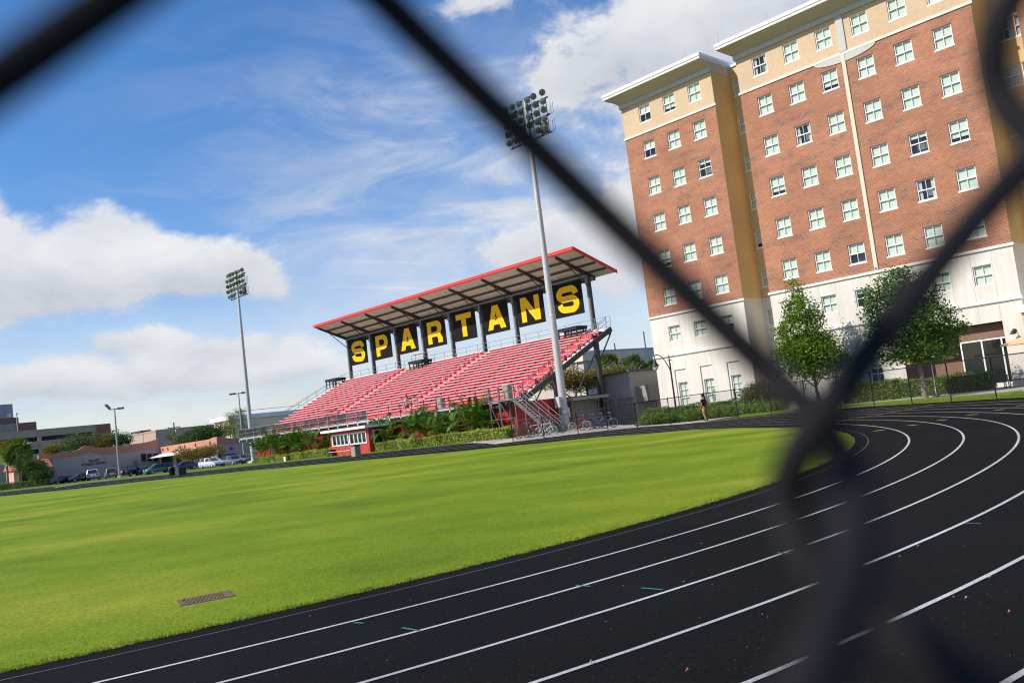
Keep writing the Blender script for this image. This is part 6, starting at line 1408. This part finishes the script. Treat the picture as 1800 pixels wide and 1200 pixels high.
# utility poles and wires
def upole(label, px, pb, pt, D, arm):
    b_ = at(px, pb, D); zb_ = zg(b_.x, b_.y); zt = at(px, pt, D).z; t = thing('utility_pole', label, 'utility pole', (b_.x, b_.y, zb_), R(20), 'utility poles'); h = zt-zb_
    mb = MB(); mb.tube([(0, 0, 0), (0, 0, h)], [.2, .14], 8); mb.build('post', BARKD, t); mb = MB(); mb.box(-1.4, 1.4, -.06, .06, h-arm-.1, h-arm+.05); [mb.lathe([(.06, 0), (.08, .1), (.03, .2)], (x, 0, h-arm+.05), 6) for x in (-1.2, -.5, .5, 1.2)]; mb.build('crossarm', BARKD, t); mb = MB(); mb.lathe([(.2, -.6), (.22, -.5), (.22, .1), (.1, .2)], (.3, 0, h-arm-.7), 8); mb.build('transformer', GALVP, t)
    return t, Vector((b_.x, b_.y, zt-arm+.1))
t1, w1 = upole('utility pole with a crossarm before the tan building', 308.5, 780, 742, 215, 1.2); t2, w2_ = upole('thin utility pole behind the far lamp post', 428, 770, 718, 215, .6)
mb = MB()
for dx in (-1.2, 0, 1.2):
    a, b_ = w1+Vector((dx, 0, 0)), w2_+Vector((dx, 0, 0)); mb.tube([a.lerp(b_, i/10)-Vector((0, 0, 1.6*sin(pi*i/10))) for i in range(11)], .022, 4)
    c = w1+Vector((dx-46, 25, 1)); mb.tube([w1.lerp(c, i/8)+Vector((dx, 0, -1.3*sin(pi*i/8))) for i in range(9)], .022, 4); d = w2_+Vector((60, 50, 6)); mb.tube([w2_.lerp(d, i/10)+Vector((dx, 0, -1.8*sin(pi*i/10))) for i in range(11)], .022, 4)
o = mb.build('power_line', DKST); tag(o, 'thin dark power lines strung between the utility poles', 'power line')
# ================================================================ cars
TYRE = RUB; HUB = mat('silver wheel hub', (.5, .5, .5), .35, .1, 5, metal=.6); CARGL = mat('dark car glass', (.02, .025, .03), .06, .1, 3, spec=.8); LAMPR = mat('red tail light', (.45, .01, .01), .3); LAMPW = mat('headlight glass', (.7, .7, .68), .15); PLAT = mat('bumper grey', (.06, .06, .06), .5)
def paint(col):
    m = mat('car paint '+col, col, .28, .03, 2, spec=.6, metal=.15); m.node_tree.nodes['Principled BSDF'].inputs['Coat Weight'].default_value = .4; return m
def loft(mb, prof, hw, mi=0, tum=None):
    """side outline prof (x, z) swept across the width; tum gives half width at each point"""
    n = len(prof); hws = tum or [hw]*n; L_ = [(x, -h, z) for (x, z), h in zip(prof, hws)]; R_ = [(x, h, z) for (x, z), h in zip(prof, hws)]
    mb.add(L_+R_, [(i, (i+1)%n, n+(i+1)%n, n+i) for i in range(n)], mi); tris = tessellate_polygon([[Vector((x, z, 0)) for x, z in prof]])
    mb.add(L_, [tuple(q) for q in tris], mi); mb.add(R_, [tuple(reversed(q)) for q in tris], mi)
def car(label, px, py, D, rot, col, kind='sedan', sc=1.0, group='cars in the parking lot', z=None, spare=False):
    p = at(px, py, D); zz = zg(p.x, p.y)+.014 if z is None else z
    t = thing('parked_car', label, 'car', (p.x, p.y, zz), rot, group); t.scale = (sc, sc, sc); pm = paint(col)
    if kind == 'sedan': L_, hw, body, cab, wx = 4.5, .88, [(-2.25,.32),(2.2,.28),(2.28,.5),(2.2,.72),(1.2,.92),(-1.55,.98),(-2.2,.92),(-2.27,.6)], [(1.15,.9),(.35,1.38),(-.75,1.43),(-1.7,.96)], 1.38
    elif kind == 'hatch': L_, hw, body, cab, wx = 4.2, .87, [(-2.0,.32),(2.05,.28),(2.15,.5),(2.05,.75),(1.15,.98),(-1.6,1.05),(-2.0,1.0),(-2.08,.6)], [(1.15,.96),(.2,1.44),(-.9,1.47),(-1.75,1.03)], 1.3
    elif kind == 'suv': L_, hw, body, cab, wx = 4.9, .97, [(-2.4,.42),(2.4,.40),(2.48,.6),(2.42,1.02),(1.3,1.12),(-2.38,1.14),(-2.47,.7)], [(1.25,1.10),(.55,1.72),(-2.1,1.78),(-2.38,1.12)], 1.5
    else: L_, hw, body, cab, wx = 4.8, .96, [(-2.35,.36),(2.35,.32),(2.45,.55),(2.25,.88),(1.7,1.05),(-2.3,1.08),(-2.42,.7)], [(1.75,1.03),(.75,1.66),(-2.05,1.74),(-2.32,1.06)], 1.5
    mb = MB(); zmid = body[3][1]
    loft(mb, body, hw, 0, [hw*.9 if z_ < .45 else (hw if z_ < .8 else hw*.97) for x, z_ in body]); roofz = max(z_ for x, z_ in cab)
    rp = [p_ for p_ in cab if p_[1] > roofz-.12]; x1, x0 = rp[0][0], rp[-1][0]
    loft(mb, [(x1+.02, rp[0][1]-.02), (x1-.25, roofz+.03), (x0+.2, roofz+.05), (x0-.04, rp[-1][1]-.03)], hw*.74)
    for a, b_, w in ((cab[0], cab[1], .09), (cab[-1], cab[-2], .14)):
        for s in (-1, 1): mb.beam((a[0], s*hw*.90, a[1]), (b_[0], s*hw*.735, b_[1]), w, .05)
    for s in (-1, 1): xm = (x0+x1)/2-.05; mb.beam((xm, s*hw*.925, body[-3][1]), (xm-.05, s*hw*.75, roofz), .09, .05)
    mb.build('body', pm, t)
    mb = MB(); loft(mb, cab, hw, 0, [hw*.91 if z_ < roofz-.25 else hw*.735 for x, z_ in cab]); mb.build('windows', CARGL, t)
    for x in (-wx, wx):
        for s in (-1, 1):
            r_ = .33 if kind in ('sedan', 'hatch') else .38; mb = MB(); mb.lathe([(0, -.11), (r_*.8, -.11), (r_, -.07), (r_, .07), (r_*.8, .11), (0, .11)], (x, s*(hw-.10), r_), 16, axis='y'); w_ = mb.build('wheel', TYRE, t)
            mb = MB(); mb.lathe([(0, s*.128), (r_*.3, s*.125), (r_*.62, s*.115), (r_*.66, s*.10)], (x, s*(hw-.10), r_), 12, axis='y'); mb.build('rim', HUB, w_)
    fx, bx = max(p_[0] for p_ in body), min(p_[0] for p_ in body); hz = .66 if kind in ('sedan', 'hatch') else .85
    for s in (-1, 1):
        mb = MB(); mb.box(fx-.16, fx-.005, s*hw*.62-.18, s*hw*.62+.18, hz-.09, hz+.08); mb.build('headlight', LAMPW, t)
        mb = MB(); mb.box(bx+.0, bx+.14, s*hw*.70-.17, s*hw*.70+.17, hz+.02, hz+.22); mb.build('tail_light', LAMPR, t)
        mb = MB(); mb.box(cab[0][0]-.35, cab[0][0]-.2, s*(hw+.02)-.08, s*(hw+.02)+.08, body[4][1]+.04, body[4][1]+.18); mb.build('mirror', pm, t)
    mb = MB(); mb.box(fx-.1, fx+.03, -hw*.8, hw*.8, .30, .48); mb.box(bx-.03, bx+.1, -hw*.8, hw*.8, .34, .5); mb.build('bumper', PLAT, t)
    mb = MB(); mb.box(bx-.045, bx-.03, -.16, .16, .62, .74); mb.build('licence_plate', FLASH, t)
    if spare: mb = MB(); mb.lathe([(0, -.2), (.28, -.2), (.34, -.15), (.34, 0), (0, 0)], (bx, 0, .95), 16, axis='x'); sp_ = mb.build('spare_wheel', TYRE, t); mb = MB(); mb.lathe([(0, -.215), (.2, -.205), (.22, -.2)], (bx, 0, .95), 14, axis='x'); mb.build('spare_cover', HUB, sp_)
    return t
aw = atan2(ES.y, ES.x)
car('dark maroon sedan showing its red tail lights, leftmost in the lot', 105, 845, 150, R(75), '3a0d10', 'sedan', .95); car('black sedan half hidden between the maroon and the bright windshield cars', 117, 842, 156, R(70), '16171a', 'sedan', .9)
car('black sedan with a sun bright windshield left of the white truck', 139, 843, 152, R(-120), '141519', 'sedan', .95); car('white sport utility vehicle parked with its back to the field', 165, 841, 154, R(112), 'd9d9d8', 'suv', 1.0)
car('beige van just right of the white sport utility vehicle', 195, 837, 150, R(118), 'b8a48e', 'van', .92); car('dark green off roader with a spare wheel on its tailgate', 229, 835.5, 140, R(85), '15201f', 'suv', .93, spare=True)
car('dark red wagon between the off roader and the teal van', 253, 832, 142, R(95), '331418', 'hatch', .9); car('teal minivan facing the field', 279, 829.5, 134, R(-135), '2a6a68', 'van', .84)
car('navy blue sedan right of the dark bins', 324, 824.5, 134, R(-140), '17244a', 'sedan', .92); car('silver hatchback in bright sun by the low fence', 372.5, 821, 122, R(-38), 'c9ccd0', 'hatch', .96)
car('grey sedan nearest the stand end, right of the silver hatchback', 410, 817, 124, R(-42), '6d737c', 'sedan', .93); car('black pickup style vehicle behind the grey sedan', 404, 808, 148, R(-44), '111214', 'suv', .95); car('red sedan peeking out behind the grey sedan', 429, 810, 136, R(-50), '8e1a20', 'sedan', .9)
zr_ = g(100, 756)[1]-1.0
for i, (px, kind, col, lab) in enumerate(((9,'sedan','59616b','dull blue car at the far left of the garage roof'),(28,'suv','d6d8da','white truck on the garage roof below the brick tower'),(49,'sedan','b99a2c','yellow car on the garage roof by the lamp'),(76,'sedan','5c5f66','grey car roof just right of the brick tower'),(95,'sedan','a9b4bf','pale silver car on the middle of the garage roof'),(113,'suv','6b3a3e','maroon vehicle standing highest on the garage roof'),(132,'sedan','70757c','low grey car near the right of the garage roof'),(149,'suv','9fb0bf','light blue vehicle at the right end of the garage roof'))):
    y = g(px, 755)[0]; P = G0+EN*y-RT*(5.5 if px > 60 else 5.5); tcar = car(lab, px, 750, 250, CAMPUS+R(90)*(1 if i % 2 else -1), col, kind, 1.0, 'cars on the garage roof', z=zr_); tcar.location = (P.x, P.y, zr_+.0)
mb = MB(); mb.box(-30, -1.2, tg, ya, zr_-.3, zr_-.02); mb.build('roof_deck', CONCG, gar)
y = g(41.5, 750)[0]; P = G0+EN*y-RT*6; t = thing('roof_lamp', 'thin lamp post with a small white head on the garage roof', 'lamp post', (P.x, P.y, zr_), CAMPUS); hl_ = g(41.5, 728)[1]-zr_+.6; mb = MB(); mb.tube([(0, 0, 0), (0, 0, hl_)], .12, 8); mb.build('post', GALVP, t); mb = MB(); mb.cbox(-.6, .6, -.35, .35, hl_, hl_+.3, .05); mb.build('lamp_head', FLASH, t)
# ================================================================ people
SKIN = mat('tanned skin', (.42, .22, .13), .6, .08, 20)
def skin(name, joints, edges, m, parent, lv=2):
    me = bpy.data.meshes.new(name); me.from_pydata([j[0] for j in joints], edges, []); me.materials.append(m)
    o = bpy.data.objects.new(name, me); COL.objects.link(o); o.parent = parent
    s = o.modifiers.new('Skin', 'SKIN'); s.use_smooth_shade = True
    if not me.skin_vertices: 
        bm = bmesh.new(); bm.from_mesh(me); bm.verts.layers.skin.verify(); bm.to_mesh(me); bm.free()
    for i, j in enumerate(joints):
        r_ = j[1]; me.skin_vertices[0].data[i].radius = r_ if isinstance(r_, tuple) else (r_, r_)
        me.skin_vertices[0].data[i].use_root = (i == 0)
    q = o.modifiers.new('Sub', 'SUBSURF'); q.levels = lv; q.render_levels = lv
    return o
def hand(J, E, wrist, d, side, up=Vector((0, 0, -1))):
    """five short bent fingers and a thumb from the wrist joint index; d points along the hand"""
    w = Vector(J[wrist][0]); d = Vector(d).normalized(); s = Vector(side).normalized(); n = d.cross(s)
    k = len(J); J.append((tuple(w+d*.055), (.034, .016))); E.append((wrist, k))
    for i, (o_, l) in enumerate(((-.030, .072), (-.010, .082), (.011, .077), (.031, .060))):
        a = len(J); J.append((tuple(w+d*.095+s*o_), .0095)); J.append((tuple(w+d*(.095+l*.55)+s*o_*1.05+n*.012), .0085)); J.append((tuple(w+d*(.095+l*.9)+s*o_*1.05+n*.035), .0075)); E += [(k, a), (a, a+1), (a+1, a+2)]
    a = len(J); J.append((tuple(w+d*.04-s*.042+n*.012), .0105)); J.append((tuple(w+d*.085-s*.055+n*.03), .009)); E += [(k, a), (a, a+1)]
def person(label, P, rot, pose, shirt, shorts, hairc, cap=None, sleeve=True):
    t = thing('person', label, 'person', P, rot)
    J = []; E = []
    def add(p, r_, par=None):
        J.append((p, r_)); i = len(J)-1
        if par is not None: E.append((par, i))
        return i
    q = pose
    pel = add((0, 0, .93), (.155, .11)); sp = add((0, .01, 1.10), (.14, .10), pel); ch = add((0, .02, 1.30), (.165, .11), sp); nb = add((0, .02, 1.45), (.075, .065), ch); nk = add((0, .035, 1.53), .052, nb)
    hd0 = add((0, .045, 1.61), (.068, .085), nk); hd1 = add((0, .04, 1.69), (.075, .095), hd0); add((0, .03, 1.76), (.055, .07), hd1)
    add((0, .135, 1.655), .014, hd1)
    for s in (-1, 1): add((s*.085, .035, 1.665), .014, hd1)
    for s, kn, an, toe, el, wr in ((-1, *q['l']), (1, *q['r'])):
        hp = add((s*.085, 0, .90), .095, pel); k_ = add(kn, .062, hp); c_ = add(tuple((Vector(kn)*.62+Vector(an)*.38)), .058, k_); a_ = add(an, .040, c_); h_ = add((an[0], an[1]-.03, an[2]-.055), .038, a_); add(toe, (.042, .028), h_)
        shd = add((s*.185, .015, 1.41), .060, ch); e_ = add(el, .041, shd); w_ = add(wr, .028, e_); dv = Vector(wr)-Vector(el); hand(J, E, w_, dv, Vector((0, 1, 0)).cross(dv) if abs(dv.normalized().y) < .8 else Vector((1, 0, 0)))
    skin('body', J, E, SKIN, t)
    SJ = []; SE = []
    def sa(p, r_, par=None):
        SJ.append((p, r_)); i = len(SJ)-1
        if par is not None: SE.append((par, i))
        return i
    a = sa((0, .0, .90), (.175, .135)); b_ = sa((0, .01, 1.10), (.165, .125), a); c = sa((0, .02, 1.31), (.185, .13), b_); d = sa((0, .022, 1.46), (.085, .075), c)
    for s, el in ((-1, q['l'][3]), (1, q['r'][3])):
        x = sa((s*.19, .015, 1.41), .078, c); v = Vector((s*.19, .015, 1.41)).lerp(Vector(el), .72); sa(tuple(v), .066, x)
    skin('shirt', SJ, SE, mat('cloth '+shirt, shirt, .85, .15, 9), t)
    SJ = []; SE = []; a = sa((0, 0, .95), (.17, .125)); b_ = sa((0, 0, .86), (.17, .13), a)
    for s, kn in ((-1, q['l'][0]), (1, q['r'][0])): x = sa((s*.095, 0, .80), .112, b_); sa(tuple(Vector((s*.09, 0, .9)).lerp(Vector(kn), .92)), .092, x)
    skin('shorts', SJ, SE, mat('cloth '+shorts, shorts, .85, .15, 9), t)
    for s, an, toe in ((-1, q['l'][1], q['l'][2]), (1, q['r'][1], q['r'][2])):
        SJ = []; SE = []; x = sa((an[0], an[1]-.045, an[2]-.045), .052); y_ = sa(tuple(Vector(toe).lerp(Vector(an), .35)+Vector((0, 0, -.02))), (.052, .04), x); sa(tuple(Vector(toe)+Vector((0, .03, 0))), (.046, .032), y_); skin('shoe', SJ, SE, mat('dark shoe', (.03, .03, .032), .7), t)
    mb = MB(); mb.lathe([(.0, .105), (.05, .095), (.085, .05), (.098, 0), (.094, -.05), (.07, -.09)], (0, .02, 1.73), 14); hair = mb.build('cap' if cap else 'hair', mat('head cover '+(cap or hairc), cap or hairc, .9, .3, 20), t)
    if cap: mb = MB(); mb.box(-.07, .07, .08, .21, 1.715, 1.73); mb.build('visor', MATS['head cover '+cap], hair)
    else:
        mb = MB(); mb.tube(spline([(0, -.07, 1.76), (0, -.13, 1.70), (0, -.12, 1.58), (0, -.1, 1.48)], 4), .028, 7); mb.build('ponytail', MATS['head cover '+hairc], hair)
    for s in (-1, 1): mb = MB(); mb.lathe([(0, -.012), (.011, 0), (0, .012)], (s*.032, .128, 1.69), 8, axis='y'); mb.build('eye', BLK, t)
    mb = MB(); mb.box(-.025, .025, .118, .127, 1.605, 1.613); mb.build('mouth', mat('lips', (.35, .12, .1), .6), t)
    return t
wp = at(1241, 738, 61.2); wp.z = zg(wp.x, wp.y)+.02
person('person in a black t-shirt, tan shorts and dark cap walking along the sidewalk', wp, R(38), dict(l=((-.10, .05, .50), (-.10, -.10, .10), (-.10, .06, .035), (-.25, -.02, 1.13), (-.24, .12, .92)), r=((.09, .10, .51), (.08, .10, .09), (.085, .25, .035), (.26, -.06, 1.14), (.27, .02, .90))), '17171a', 'b98d4a', '2a1c14', cap='1c1d24')
xr_ = along(F0+EN*.9, RT, 716, 710)[0]; rp_ = S(xr_, .9, 3.255)
person('person in a white top running along the stand walkway', rp_, CAMPUS+R(95), dict(l=((-.09, .30, .62), (-.09, .12, .25), (-.09, .26, .16), (-.24, -.14, 1.18), (-.18, .10, 1.12)), r=((.09, -.06, .50), (.09, -.30, .28), (.09, -.36, .14), (.24, .10, 1.18), (.17, .30, 1.24))), 'c9c4c4', '8a3236', '6b3a22')
